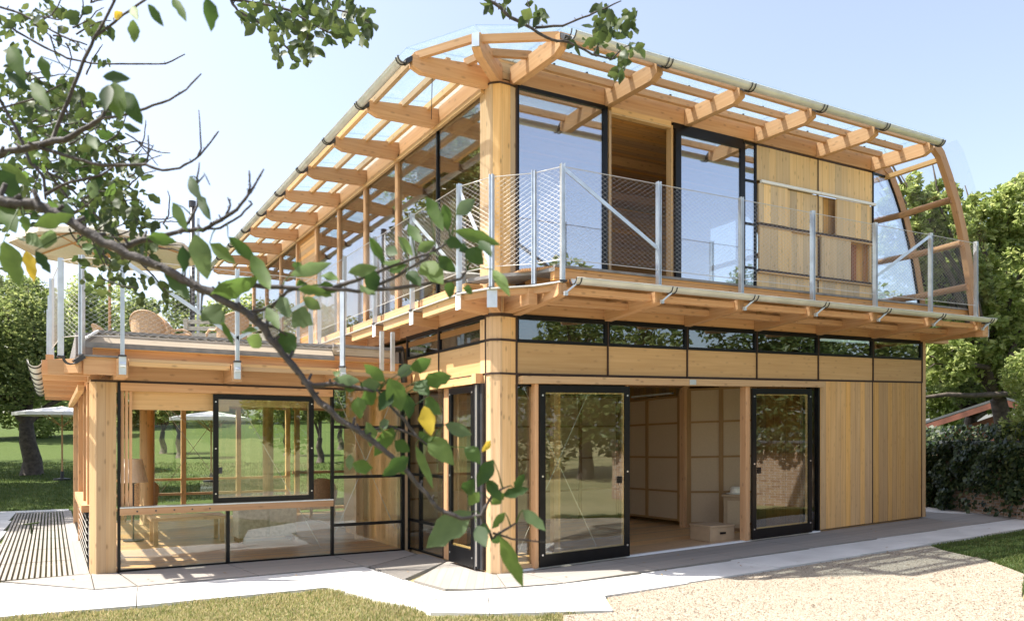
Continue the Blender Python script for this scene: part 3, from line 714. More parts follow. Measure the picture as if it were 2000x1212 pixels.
bx('end_beam', 'larch_beam', 8.74, 9.60, .02, .12, 3.13, 3.33, grain='x'); bx('end_beam', 'larch_beam', 8.79, 8.95, -1.02, -.9, 3.10, 3.30, grain='x'); bx('end_plate', 'galvanised', 8.951, 8.965, -1.03, -.89, 3.09, 3.31)
bx('end_beam', 'larch_beam', 8.85, 8.95, -.9, .1, 3.12, 3.32, grain='y')
for y, z in ((-.45, 3.20), (-.90, 3.235)): bx('balcony_purlin', 'larch_beam', .38, 8.92, y-.04, y+.04, z, z+.075, grain='x')
for i in range(len(gy)-1):
    bx('balcony_purlin', 'spruce_column', -.36, -.28, gy[i]+.06, gy[i+1]-.30, 3.215, 3.335, grain='y')
    bx('balcony_edge_strip', 'gutter_metal', -.40, -.24, gy[i]+.0, gy[i+1]-.005, 3.338, 3.350, grain='y')
E_ = [(-.38, .15), (-.21, -.34), (.15, -.68), (.323, -1.0)]
for a, b in zip(E_, E_[1:]):
    m = B(); m.bar((*a, 3.345), (*b, 3.345), .10, .014); P(m, 'balcony_edge_strip', 'gutter_metal')
    m = B(); m.bar((a[0]+.03, a[1]+.03, 3.30), (b[0]+.03, b[1]+.03, 3.30), .05, .07); P(m, 'balcony_purlin', 'larch_beam')
P(B().poly([(.32, -.86), (8.85, -.86), (8.85, -.004), (.32, -.004)], 3.545, 3.575), 'balcony_floor', 'grey_deck_edge')
bx('balcony_floor_board', 'ceiling_boards', .32, 8.85, -.84, -.76, 3.40, 3.545, grain='x')
bx('balcony_floor_board', 'ceiling_boards', .32, 8.85, -.30, -.22, 3.40, 3.545, grain='x')
P(B().poly([(.315, -.86), (.315, -.03), (.08, -.03), (-.03, .06), (-.03, .15), (-.28, .15), (-.12, -.27), (.16, -.55)], 3.50, 3.54), 'balcony_floor', 'grey_deck_edge')
m = B()
for i in range(16):
    t = i/15; m.bar((.08+.30*t*.9, -.55-.3*t, 3.55), (.12+.3*t, -.05, 3.55), .02, .03)
P(m, 'balcony_slat', 'larch_beam')
for i in range(len(gy)-1):
    bx('balcony_floor_board', 'spruce_column', -.27, -.03, gy[i]+.05, gy[i+1]-.01, 3.47, 3.50, grain='y'); bx('balcony_floor_board', 'larch_beam', -.27, -.24, gy[i]+.05, gy[i+1]-.01, 3.40, 3.468, grain='y')
gutter((.42, -1.09, 3.375), (8.98, -1.09, 3.375), .062, brackets=[gx[k]-.42+.12 for k in range(1, 7)]+[.02], hang=lambda t: (.42+t-.1, -1.04, 3.22))
# railing
def net(m, a, b, z0, z1, z0b=None, z1b=None, cell=.085, r=.00115):
    """diamond wire net in the vertical panel a-b"""
    a, b = Vector((*a, 0)), Vector((*b, 0)); L = (b-a).length; d = (b-a)/L; Hh = z1-z0; q = cell; slope = .62
    z0b = z0 if z0b is None else z0b
    def pt(s, t): return a+d*s+Vector((0, 0, z0+(z0b-z0)*s/L+t))
    for sg in (1, -1):
        k = -int(Hh/slope/q)-2
        while k*q < L+Hh/slope+q:
            s0 = k*q; k += 1
            # line: t = slope*(s-s0) for sg=1, t = slope*(s0-s) for sg=-1
            S = sorted([(s0 if sg == 1 else s0-Hh/slope), (s0+Hh/slope if sg == 1 else s0)])
            lo, hi = max(0, S[0]), min(L, S[1])
            if hi-lo < .01: continue
            f = (lambda s: slope*(s-s0)) if sg == 1 else (lambda s: slope*(s0-s))
            m.tube([pt(lo, f(lo)), pt(hi, f(hi))], r, 3, cap=False)
def railing(name, pts, zb, zt, z_net, braces=(), skip_net=()):
    cb = [Vector((*p, 0)) for p in pts]
    rt = P(B().tube([a+Vector((0, 0, zt-.03)) for a in cb], .005, 5), name, 'wire_steel')
    P(B().tube([a+Vector((0, 0, z_net)) for a in cb], .0045, 5), 'bottom_cable', 'wire_steel', rt)
    for i, p in enumerate(cb):
        d = (cb[min(i+1, len(cb)-1)]-cb[max(i-1, 0)]).normalized(); nrm = Vector((-d.y, d.x, 0))
        m = B(); 
        for s in (-.019, .019): m.bar(p+d*s+Vector((0, 0, zb)), p+d*s+Vector((0, 0, zt)), .006, .058, up=nrm)
        m.bar(p+Vector((0, 0, zb)), p+Vector((0, 0, zt-.006)), .032, .012, up=nrm)
        P(m, 'railing_post', 'galvanised', rt)
        m = B(); m.bar(p+Vector((0, 0, zb-.015)), p+Vector((0, 0, zb+.005)), .085, .075, up=nrm); P(m, 'post_shoe', 'dark_steel', rt)
    for i, (a, b) in enumerate(zip(pts, pts[1:])):
        if i in skip_net: continue
        m = B(); net(m, a, b, z_net, zt-.03); P(m, 'wire_net', 'wire_steel', rt)
    for (i, j, za, zb_) in braces:
        m = B(); m.bar(cb[i]+Vector((0, 0, za)), cb[j]+Vector((0, 0, zb_)), .012, .045); P(m, 'railing_brace', 'galvanised', rt)
    return rt
railing('balcony_railing', [(8.62, -1.0)]+[(x, -1.0) for x in gx[5::-1]]+[(.15, -.68), (-.21, -.34)]+[(-.38, y) for y in gy[:8]], 3.36, 4.66, 3.60,
        braces=[(6, 5, 4.62, 3.85), (1, 2, 4.62, 3.85), (9, 8, 4.6, 3.6), (10, 9, 4.6, 3.6)])
m = B()

# ---- upper storey
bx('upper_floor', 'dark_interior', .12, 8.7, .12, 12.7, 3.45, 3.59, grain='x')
def header(a, b): bx('header_beam', 'larch_beam', a+.056, b-.056, -.012, .10, 5.952, 6.18, grain='x')
for a, b in zip(gx[:5], gx[1:6]): header(a, b)
bx('header_beam', 'larch_beam', gx[5]+.056, 7.80, -.012, .10, 5.92, 6.15, grain='x')
for a, b in zip(gy, gy[1:]): bx('header_beam', 'larch_beam', -.012, .10, a+.056, b-.056, 5.888, 6.15, grain='y')
bx('eaves_sill', 'spruce_column', -.06, -.013, .2, gy[-1], 5.838, 5.885, grain='y')
# glazed bay
f = B(); x0, x1 = .336, gx[1]-.01
f.box(x0, x1, -.02, .03, 5.90, 5.95); f.box(x0, x0+.02, -.02, .03, 3.60, 5.90); f.box(x1-.07, x1, -.02, .03, 3.60, 5.90); f.box(x0, x1, -.02, .03, 3.575, 3.60)
fw = P(f, 'upper_window', 'black_frame'); pane('pane', 'coated_glass', x0+.02, x1-.07, .0, .010, 3.60, 5.90, par=fw)
bx('opening_frame', 'spruce_column', gx[1]+.012, gx[1]+.05, -.02, .08, 3.58, 5.90); bx('opening_frame', 'spruce_column', 2.82, 2.85, -.02, .08, 3.58, 5.90)
bx('opening_head', 'spruce_column', gx[1]+.052, 2.818, -.02, .06, 5.86, 5.95, grain='x')
f = B(); x0, x1 = 2.87, 4.23
f.box(x0, x0+.10, -.06, -.02, 3.60, 5.86); f.box(x1-.10, x1, -.06, -.02, 3.60, 5.86); f.box(x0+.1, x1-.1, -.06, -.02, 5.78, 5.86); f.box(x0+.1, x1-.1, -.06, -.02, 3.6, 3.66)
fw = P(f, 'upper_sliding_door', 'black_frame'); pane('pane', 'coated_glass', x0+.1, x1-.1, -.045, -.037, 3.66, 5.78, par=fw)
f = B(); x0, x1 = 4.25, gx[3]-.012
f.box(x0, x0+.02, -.02, .02, 3.6, 5.92); f.box(x1-.03, x1, -.02, .02, 3.6, 5.92)
for z in (3.6, 4.05, 4.70, 5.34, 5.90): f.box(x0+.02, x1-.03, -.02, .02, z, z+.03)
f.box(2.87, 4.25, -.01, .03, 5.87, 5.95)
fw = P(f, 'upper_window', 'black_frame'); pane('pane', 'coated_glass', x0+.02, x1-.03, -.004, .006, 3.6, 5.92, par=fw)
bx('door_jamb', 'spruce_column', 4.23, 4.25, .02, .09, 3.6, 5.9)
# shutter wall
for k in (3, 4):
    a, b = gx[k]+.012, gx[k+1]-.010
    bx('upper_cladding', 'knotty_boards', a, b, 0, .04, 5.40, 5.915, grain='z')
    bx('upper_cladding', 'knotty_boards', a, b, 0, .04, 3.585, 4.015, grain='z')
    r_ = bx('shutter_rail', 'white_sill', a-.0 if k == 4 else a+.03, b+.01, -.07, -.03, 5.345, 5.385, grain='x')
    bx('seal_strip', 'brown_seal', a, b, -.006, .03, 5.918, 5.945); 
    for z in (4.022, 4.715): bx('shutter_track', 'brown_seal', a, b, -.04, -.0, z, z+.035)
    bx('shutter_sill', 'spruce_column', a, b, -.05, -.0, 4.0, 4.02, grain='x'); bx('shutter_sill', 'spruce_column', a, b, -.045, -.0, 4.69, 4.712, grain='x')
bx('seal_strip', 'brown_seal', gx[4]-.009, gx[4]+.009, -.012, .02, 3.58, 5.94); bx('seal_strip', 'brown_seal', gx[5]-.009, gx[5]+.009, -.012, .02, 3.58, 5.94)
def shutter(x0, x1, z0, z1, y): bx('shutter', 'knotty_boards', x0, x1, y, y+.03, z0, z1, grain='z')
g3, g4, g5 = gx[3], gx[4], gx[5]
shutter(g3+.02, g3+.65, 4.76, 5.34, -.035); shutter(g3+.672, g4-.015, 4.76, 5.34, -.005)
shutter(g3+.03, g3+.74, 4.06, 4.69, -.035); shutter(g3+.762, g4-.015, 4.06, 4.69, -.005)
shutter(g4+.02, g4+.12, 4.76, 5.34, .0); shutter(g4+.42, g5-.13, 4.76, 5.34, -.035); shutter(g5-.12, g5-.02, 4.76, 5.34, .0)
shutter(g4+.05, g4+.78, 4.06, 4.69, -.035); shutter(g5-.08, g5-.02, 4.06, 4.69, .0)
bx('recess_board', 'spruce_boards', g4+.02, g5+.0, .14, .16, 4.05, 5.41, grain='z')
bx('recess_board', 'spruce_boards', g5-.018, g5-.011, .045, .16, 4.05, 5.41, grain='z'); bx('recess_pane', 'coated_glass', g4+.8, g4+.95, .10, .11, 4.06, 4.69)
bx('recess_post', 'red_timber', g4+.97, g4+1.1, .09, .12, 4.06, 4.69)
# glazed west side
for i, y in enumerate(gy):
    if i == 0: continue
    if i == 1: bx('mullion', 'black_frame', -.02, .03, y-.02, y+.02, 3.6, 5.9)
    else: bx('upper_post', 'larch_beam', -.035, .08, y-.05, y+.06, 3.59, 5.95); bx('mullion', 'black_frame', -.02, .03, y+.062, y+.10, 3.6, 5.9)
for i, (a, b) in enumerate(zip(gy, gy[1:])):
    if i == 5:
        bx('west_wall_panel', 'ceiling_boards', .0, .04, a+.1, b-.05, 3.6, 5.9, grain='y'); continue
    f = B(); f.box(-.02, .03, a+.1 if i > 1 else a+.03, b-.05, 3.58, 3.605); f.box(-.02, .03, a+.1 if i > 1 else a+.03, b-.05, 5.88, 5.90)
    fw = P(f, 'west_window', 'black_frame'); pane('pane', 'west_glass', -.0, .01, a+.1 if i > 1 else a+.02, b-.05 if i > 0 else b-.02, 3.6, 5.9, par=fw)
bx('upper_partition', 'red_timber', .3, 3.4, 7.4, 7.5, 3.6, 5.95, grain='z'); bx('upper_partition', 'ceiling_boards', 2.9, 2.98, .15, 4.0, 3.6, 5.97, grain='y') if False else None
bx('upper_partition', 'ceiling_boards', .9, 7.2, 3.6, 3.66, 3.6, 5.97, grain='x')
bx('upper_beam', 'larch_beam', .2, .3, .2, 12.6, 5.82, 5.96, grain='y')
for y in gy[1:]: bx('ceiling_joist', 'larch_beam', .12, 7.2, y-.05, y+.05, 5.86, 6.0, grain='x')
bx('inner_post', 'spruce_column', 1.15, 1.27, 1.5, 1.62, 3.6, 5.95)
bx('inner_blind', 'rice_paper', .62, .66, .9, 1.35, 3.7, 5.7)
# east side glazing of upper storey
f = B()
for y in gy: f.box(7.28, 7.34, y-.04, y+.04, 3.6, 5.95)
f.box(7.28, 7.34, .1, 12.7, 3.55, 3.62)
fw = P(f, 'east_frame', 'larch_beam'); pane('pane', 'clear_glass', 7.305, 7.313, 1.6, 12.7, 3.62, 5.9, par=fw)
# ceiling and roof
P(B().box(.12, 7.6, .12, 12.7, 6.0, 6.03, grain='x'), 'upper_ceiling', 'ceiling_boards')
P(B().box(.14, 7.9, .14, 12.8, 6.285, 6.33), 'roof_deck', 'roof_metal'); bx('roof_fascia', 'spruce_column', .12, 7.7, .115, .135, 6.04, 6.34, grain='x'); bx('roof_fascia', 'spruce_column', .115, .135, .14, 12.7, 6.04, 6.34, grain='y')
bx('back_wall', 'spruce_boards', 0, 7.3, 12.7, 12.8, 3.45, 6.2, grain='z')
# ---- glass canopy
def rafter(p, q, zb=5.945, zt=6.17, zbt=5.905, ztt=6.10):
    """horizontal rafter from wall point p to tip q with an upswept end"""
    p, q = Vector((*p, 0)), Vector((*q, 0)); d = (q-p).normalized(); L = (q-p).length; s = Vector((-d.y, d.x, 0))*.05; m = B(); o = random.random()*9
    pr = [(0, zb), (L-.12, zbt), (L, zbt+.05), (L, ztt), (0, zt)]
    F = lambda a, k: p+d*a[0]+s*k+Vector((0, 0, a[1]))
    for k in (1, -1):
        f = [F(a, k) for a in pr]; uv = [(a[0]+o, a[1]) for a in pr]
        m.face(f if k == -1 else f[::-1], uv if k == -1 else uv[::-1])
    for i in range(5):
        a, b = pr[i], pr[(i+1) % 5]; m.face([F(a, -1), F(a, 1), F(b, 1), F(b, -1)], [(a[0]+o, 0), (a[0]+o, .1), (b[0]+o, .1), (b[0]+o, 0)])
    return P(m, 'canopy_rafter', 'larch_beam')
for x in gx[:6]: rafter((x, .06), (x, -1.02))
for y in gy: rafter((.05, y), (-1.0, y), 5.885, 6.14, 5.855, 6.03)
rafter((.15, .13), (-.50, -.50), 5.93, 6.19, 5.92, 6.14); 
m = B(); m.bar((-.49, -.49, 6.055), (-.515, -.515, 6.055), .085, .15); P(m, 'rafter_cap', 'galvanised')
def cbar(p, q, w_=.055, h_=.085, z=6.222, mat='larch_beam', name='canopy_purlin'):
    m = B(); m.bar((*p, z), (*q, z), w_, h_); return P(m, name, mat)
for off, z in ((-.16, 6.165), (-.52, 6.145), (-.93, 6.108)):
    for a, b in zip(gx[:5], gx[1:6]): cbar((a+.0, off), (b-.004, off), z=z)
for off, z in ((-.16, 6.125), (-.52, 6.09), (-.93, 6.045)):
    for a, b in zip(gy, gy[1:]): cbar((off, a), (off, b-.004), z=z, mat='spruce_column')
def cb2(p, q, z0, z1): P(B().bar((*p, z0), (*q, z1), .055, .085), 'canopy_purlin', 'larch_beam')
cb2((-.93, .15), (-.46, -.46), 6.045, 6.115); cb2((-.42, -.44), (.323, -.93), 6.115, 6.108); cb2((-.30, .15), (-.16, -.16), 6.12, 6.15); cb2((-.13, -.17), (.323, -.35), 6.15, 6.15)
def sheet(P3, name='canopy_glass', mat='frosted_roof_glass', t=.012):
    m = B(); P3 = [Vector(p) for p in P3]; n = len(P3); U = Vector((0, 0, t)); m.face([p+U for p in P3]); m.face([p for p in reversed(P3)])
    for i in range(n): m.face([P3[i], P3[(i+1) % n], P3[(i+1) % n]+U, P3[i]+U])
    return P(m, name, mat)
zi, zo, ziL, zoL = 6.275, 6.165, 6.24, 6.10
for a, b in zip(gx[:6], gx[1:6]+[7.62]): sheet([(a+.008, +.16, zi), (a+.008, -1.06, zo), (b-.008, -1.06, zo), (b-.008, +.16, zi)])
for a, b in zip(gy, gy[1:]): sheet([(-1.06, a+.008, zoL), (.16, a+.008, ziL), (.16, b-.008, ziL), (-1.06, b-.008, zoL)])
sheet([(.16, .142, ziL), (-1.06, .142, zoL), (-.55, -.55, 6.18)]); sheet([(.15, .13, zi), (-.54, -.56, 6.18), (.32, -1.06, zo), (.32, .13, zi)])
def bracket(c, d, r):
    """steel shoe with two curved straps carrying the gutter"""
    c = Vector(c); d = Vector(d).normalized(); s = d.cross(Vector((0, 0, 1))); m = B()
    pts = [c+d*(math.cos(math.pi+math.pi*i/10)*r)+Vector((0, 0, math.sin(math.pi+math.pi*i/10)*r)) for i in range(11)]
    for o in (-.03, .03): m.tube([p+s*o for p in pts], .008, 6)
    m.bar(c-d*(r+.0)+Vector((0, 0, .01)), c-d*(r+.03)+Vector((0, 0, -.03)), .09, .12)
    P(m, 'gutter_bracket', 'dark_steel')
GZ = 6.19
gutter((.36, -1.15, 6.05), (7.38, -1.15, 6.05), .062)
gutter((-1.11, .12, 5.98), (-1.11, 12.8, 5.98), .056)
for x in gx[:6]: bracket((x, -1.15, 6.05), (0, -1, 0), .074)
for y in gy: bracket((-1.11, y, 5.98), (-1, 0, 0), .068)
for a in gx[:5]:
    for t in (.45, .95):
        for off in (-.16, -.52): P(B().tube([(a+t, off, 6.205 if off > -.3 else 6.185), (a+t, off, 6.235 if off > -.3 else 6.207)], .018, 8), 'glass_clamp', 'dark_steel')
cable((-.72, .17, 5.98), (-.12, 1.5, 5.97), .005, 'tie_rod', 'dark_steel')
# ---- curved east end
def arc(y, x_off=0, r0=0):
    pts = [(7.62, 6.10), (7.80, 5.98), (8.03, 5.64), (8.25, 5.25), (8.42, 4.85), (8.56, 4.45), (8.68, 4.02), (8.78, 3.60), (8.84, 3.30)]
    return [Vector((x+x_off, y, z+r0)) for x, z in pts]
def rib(y, x_off=0, wd=.09, dp=.15):
    c = arc(y, x_off); m = B(); ln = 0; prev = None
    c = [c[0]]+[c[0].lerp(c[1], .5)]+c[1:]
    R_ = []
    for i, p in enumerate(c):
        t = (c[min(i+1, len(c)-1)]-c[max(i-1, 0)]).normalized(); nn = Vector((t.z, 0, -t.x))
        R_.append([p+nn*(a*dp/2)+Vector((0, b*wd/2, 0)) for a, b in ((-1, -1), (1, -1), (1, 1), (-1, 1))])
    for i in range(len(R_)-1):
        L = (c[i+1]-c[i]).length
        for k in range(4):
            k2 = (k+1) % 4; cc = wd if k % 2 else dp
            m.face([R_[i][k], R_[i][k2], R_[i+1][k2], R_[i+1][k]], [(ln, k*.2), (ln, k*.2+cc), (ln+L, k*.2+cc), (ln+L, k*.2)])
        ln += L
    m.face(R_[0]); m.face(R_[-1][::-1]); return P(m, 'curved_rib', 'larch_beam')
rib(-.93, -.10); rib(.02); 
for y in (2.95, 5.75, 8.55): rib(y)
for x, z in ((8.12, 5.30), (8.40, 4.62), (8.60, 3.92)):
    m = B(); m.tube([(x-.08, -.93, z), (x, 0.0, z), (x, 8.6, z)], .055, 14); P(m, 'round_purlin', 'larch_beam', smooth=True)
bx('round_purlin', 'spruce_column', 7.66, 7.74, -.9, .0, 5.86, 5.93, grain='y')
A = arc(0, .12, .03)
for y0, y1, xo in ((-1.18, .9, 0), (.92, 3.6, 0), (3.62, 8.6, 0)):
    for i in range(len(A)-2):
        a, b = A[i], A[i+1]; m = B(); q = [(a.x, y0, a.z), (b.x, y0, b.z), (b.x, y1, b.z), (a.x, y1, a.z)]; nn = Vector((.008, 0, .006))
        q = [Vector(v) for v in q]; m.face(q); m.face([v+nn for v in reversed(q)]); P(m, 'curved_glass', 'thin_glass')
m = B(); ap = arc(.0, -.09); q = [Vector((7.335, 0, 3.6)), Vector((7.335, 0, 5.9))]+[Vector((p.x, 0, p.z)) for p in ap[1:8]]
m.face(q); m.face([v+Vector((0, .01, 0)) for v in reversed(q)]); P(m, 'gable_glass', 'coated_glass')
m = B(); 
for a, b in zip(ap[1:8], ap[2:8]): m.bar(a, b, .03, .03)
m.bar((7.32, 0, 5.915), (ap[1].x, 0, 5.9), .03, .03); m.bar((7.335, 0, 3.6), (7.335, 0, 5.9), .025, .03); P(m, 'gable_frame', 'black_frame')

# ---- roof terrace on the wing
TE = [(-4.20, 2.05), (-.42, 2.05)]
for x in (-3.86, -2.59, -1.25):
    bx('terrace_beam', 'larch_beam', x-.06, x+.06, 1.86, YF-.036, 2.335, 2.545, grain='y')
    m = B(); m.bar((x, 1.845, 2.36), (x, 1.845, 2.58), .075, .05, up=(0, 1, 0)); m.tube([(x-.03, 1.80, 2.47), (x+.03, 1.80, 2.47)], .03, 10); P(m, 'post_bracket', 'galvanised')
bx('terrace_purlin', 'spruce_column', -3.79, -2.66, 1.90, 1.97, 2.47, 2.555, grain='x'); bx('terrace_purlin', 'spruce_column', -2.52, -1.32, 1.90, 1.97, 2.47, 2.555, grain='x'); bx('terrace_purlin', 'spruce_column', -1.18, -.42, 1.90, 1.97, 2.47, 2.555, grain='x')
bx('terrace_rim', 'larch_beam', -4.15, -.35, 2.10, 2.16, 2.56, 2.668, grain='x'); bx('terrace_soffit', 'spruce_boards', -4.15, -.35, 2.0, 2.4, 2.668, 2.672, grain='x')
bx('terrace_edge', 'grey_deck_edge', -4.28, -1.30, 2.02, 2.06, 2.672, 2.735)
m = B(); m.face([(-4.20, 2.06, 2.735), (-1.30, 2.06, 2.735), (-1.30, 2.18, 2.86), (-4.05, 2.18, 2.86)], [(0, 0), (2.9, 0), (2.9, .17), (.15, .17)])
m.face([(-4.20, 2.09, 2.70), (-4.05, 2.21, 2.83), (-1.30, 2.21, 2.83), (-1.30, 2.09, 2.70)]); P(m, 'terrace_kerb', 'kerb_board')
m = B(); m.bar((-4.27, 2.04, 2.745), (-4.10, 2.16, 2.885), .05, .02); P(m, 'kerb_flashing', 'white_sill')
bx('terrace_edge', 'grey_deck_edge', -1.29, -.40, 2.10, 2.14, 2.865, 2.905); bx('terrace_kerb', 'kerb_board', -1.29, -.42, 2.12, 2.16, 2.76, 2.862, grain='x'); bx('terrace_kerb', 'larch_beam', -1.29, -.42, 2.10, 2.14, 2.68, 2.745, grain='x')
m = B()
for i in range(26): m.box(-4.10+i*.11, -4.02+i*.11, 2.17, 2.8, 2.862, 2.90, 'y')
for i in range(34): m.box(-4.10+i*.11, -4.02+i*.11, 2.81, 9.2, 2.862, 2.90, 'y')
P(m, 'terrace_deck', 'weathered_deck'); P(B().box(-4.32, -.3, 2.215, 9.3, 2.60, 2.86), 'terrace_slab', 'grey_deck_edge')
bx('terrace_border', 'grey_deck_edge', -4.12, -1.30, 2.155, 2.172, 2.862, 2.895)
for y in (2.25, 3.2, 4.3, 5.4, 6.5, 7.6, 8.7):
    bx('terrace_beam', 'larch_beam', -4.66, -4.172, y-.05, y+.05, 2.36, 2.52, grain='x')
bx('terrace_purlin', 'larch_beam', -4.62, -4.54, 2.2, 9.3, 2.525, 2.585, grain='y'); bx('terrace_purlin', 'larch_beam', -4.60, -4.2, 2.05, 2.12, 2.35, 2.52, grain='x')
bx('terrace_purlin', 'larch_beam', -4.25, -3.92, 1.92, 1.99, 2.36, 2.555, grain='x'); bx('terrace_edge', 'grey_deck_edge', -4.30, -3.90, 1.88, 1.99, 2.557, 2.575)
m = B(); m.bar((-4.28, 1.93, 2.45), (-4.6, 2.25, 2.45), .06, .16); P(m, 'terrace_purlin', 'larch_beam')
g = gutter((-4.73, 2.4, 2.53), (-4.73, 9.4, 2.53), .075, brackets=[.15, 1.1, 2.2, 3.3, 4.4, 5.5, 6.6]); bracket((-4.38, 1.9, 2.53), (-1, -.2, 0), .07)
railing('terrace_railing', [(-1.25, 3.3), (-1.25, 1.84), (-2.59, 1.84), (-3.86, 1.84), (-4.265, 2.0), (-4.47, 2.3), (-4.56, 3.7), (-4.58, 5.1), (-4.6, 6.5), (-4.6, 7.9), (-4.6, 9.2)], 2.58, 3.72, 2.80,
        braces=[(3, 2, 3.68, 2.86), (1, 2, 3.68, 2.86)], skip_net=())
for x, y in ((-.66, 1.95), (-.50, 1.95)):
    m = B(); m.bar((x, y, 2.56), (x, y, 3.10), .05, .05); P(m, 'support_post', 'galvanised')
m = B(); m.tube([(-.42, 2.2, 2.88), (-.22, 2.35, 2.92), (-.16, 2.4, 2.7), (-.13, 2.42, 2.45)], [.05, .06, .05, .05], 10); P(m, 'rain_spout', 'dark_steel')
# ================================================================== THINGS ON AND AROUND THE HOUSE
def lathe(m, prof, c=(0, 0), n=20):
    for i in range(len(prof)-1):
        (r0, z0), (r1, z1) = prof[i], prof[i+1]
        for j in range(n):
            a, b = 2*math.pi*j/n, 2*math.pi*(j+1)/n
            m.face([(c[0]+r0*math.cos(a), c[1]+r0*math.sin(a), z0), (c[0]+r0*math.cos(b), c[1]+r0*math.sin(b), z0), (c[0]+r1*math.cos(b), c[1]+r1*math.sin(b), z1), (c[0]+r1*math.cos(a), c[1]+r1*math.sin(a), z1)], [(z0, a*.3), (z0, b*.3), (z1, b*.3), (z1, a*.3)])
    return m
def LB(m, name, mat, par, **k): return m.build(name, mat, par, shear=False, **k)
def parasol(loc, r, h, canvas, label, wood_='larch_beam', sides=8, drop=.38):
    t = empty('parasol', loc, label, 'parasol')
    LB(B().tube([(0, 0, 0), (0, 0, h+.02)], .026, 10), 'pole', wood_, t)
    m = B(); n = sides
    for i in range(n):
        a, b = 2*math.pi*i/n, 2*math.pi*(i+1)/n
        ring = lambda rr, zz, q: (rr*math.cos(q), rr*math.sin(q), zz)
        for k in range(4):
            r0, r1 = r*k/4, r*(k+1)/4; z0, z1 = h-drop*(k/4)**1.15, h-drop*((k+1)/4)**1.15
            m.face([ring(r0+.001, z0, a), ring(r1, z1, a), ring(r1, z1, b), ring(r0+.001, z0, b)])
        m.face([ring(r, h-drop, a), ring(r, h-drop-.10, a), ring(r, h-drop-.10, b), ring(r, h-drop, b)])
    LB(m, 'canopy', canvas, t)
    for i in range(n):
        a = 2*math.pi*i/n; c, s = math.cos(a), math.sin(a)
        LB(B().bar((.03*c, .03*s, h-.05), (r*.98*c, r*.98*s, h-drop-.02), .02, .025), 'rib', wood_, t)
        LB(B().bar((.04*c, .04*s, h-.62), (r*.52*c, r*.52*s, h-drop*.5-.05), .016, .02), 'strut', wood_, t)
    m = B(); lathe(m, [(.0, 0.0), (.24, 0), (.24, .05), (.05, .07), (.05, .28), (.0, .28)]); LB(m, 'base', 'dark_steel', t)
    return t
x, y, _ = W(-7.62, 14.7); parasol((x, y, 2.90), 1.62, 2.72, 'canvas', 'cream parasol with timber ribs standing on the roof terrace')
x, y, _ = W(-14.2, 24.5); parasol((x, y, terrain(x, y)-.04), 1.35, 2.72-terrain(x, y), 'white_canvas', 'white garden parasol left of the house on the lawn', drop=.2)
x, y, _ = W(-9.3, 24.0); parasol((x, y, terrain(x, y)-.04), 1.2, 2.55-terrain(x, y), 'white_canvas', 'white garden parasol on the lawn, seen through the glazed wing', drop=.2)
def wicker_chair(loc, rz, label, group):
    t = empty('wicker_chair', loc, label, 'chair', group, rz=rz)
    m = B(); n = 14                                       # curved tall back wrapping into arms
    P2 = []
    for i in range(n+1):
        a = math.pi*(1.0*i/n)-0.0; x = .33*math.cos(a); y = .10+.24*math.sin(a); hgt = .60+.34*math.sin(a)**.7
        P2.append((x, y, hgt))
    for (x0, y0, h0), (x1, y1, h1) in zip(P2, P2[1:]):
        f = lambda x, y, z, k: (x*(1+.12*(z-.4))*k, y*k+.10*(z-.4), z)
        m.face([f(x0, y0, .34, 1), f(x1, y1, .34, 1), f(x1, y1, h1, 1), f(x0, y0, h0, 1)]); m.face([f(x1, y1, .34, .93), f(x0, y0, .34, .93), f(x0, y0, h0, .93), f(x1, y1, h1, .93)])
    LB(m, 'backrest', 'wicker', t)
    LB(B().tube([(x*(1+.12*(h-.4)), y+.10*(h-.4), h) for x, y, h in P2], .02, 8), 'back_rim', 'wicker', t, smooth=True)
    LB(B().tube([(.34, .10, .60), (.35, -.12, .62), (.34, -.26, .56), (.31, -.30, .40)], .024, 8), 'armrest', 'wicker', t, smooth=True)
    LB(B().tube([(-.34, .10, .60), (-.35, -.12, .62), (-.34, -.26, .56), (-.31, -.30, .40)], .024, 8), 'armrest', 'wicker', t, smooth=True)
    LB(B().box(-.29, .29, -.29, .26, .33, .40), 'seat', 'wicker', t, bevel=.02); LB(B().box(-.26, .26, -.27, .22, .40, .46), 'cushion', 'cream_cloth', t, bevel=.025)
    for sx in (-1, 1):
        for yy in (-.27, .25): LB(B().tube([(sx*.28, yy, .34), (sx*.30, yy*1.05, 0)], .02, 8), 'leg', 'wicker', t)
    return t
x, y, _ = W(-6.0, 12.9); c0 = wicker_chair((x, y, 2.90), R(150), 'wicker armchair with its back to the railing, beside the cream parasol pole', 'wicker armchairs on the roof terrace'); c0.scale = (.80, .80, .86)
x, y, _ = W(-5.62, 13.1); copy_tree(c0, (x, y, 2.90), R(75), label='wicker armchair turned sideways at the near end of the terrace bench', group='wicker armchairs on the roof terrace')
x, y, _ = W(-4.75, 13.0); copy_tree(c0, (x, y, 2.90), R(200), label='wicker armchair nearest the upper storey windows on the roof terrace', group='wicker armchairs on the roof terrace')
x, y, _ = W(-7.0, 13.6); copy_tree(c0, (x, y, 2.80), R(100), label='low wicker armchair just right of the terrace parasol pole', group='wicker armchairs on the roof terrace')
x, y, _ = W(-5.2, 13.9); t = empty('garden_bench', (x, y, 2.9), 'pale weathered bench behind the wicker armchairs on the terrace', 'bench', rz=R(-28))
LB(B().box(-.75, .75, -.22, .22, .40, .44), 'seat', 'pale_stone', t); 
for z in (.58, .70, .82): LB(B().box(-.75, .75, .20, .235, z, z+.07), 'back_slat', 'pale_stone', t)
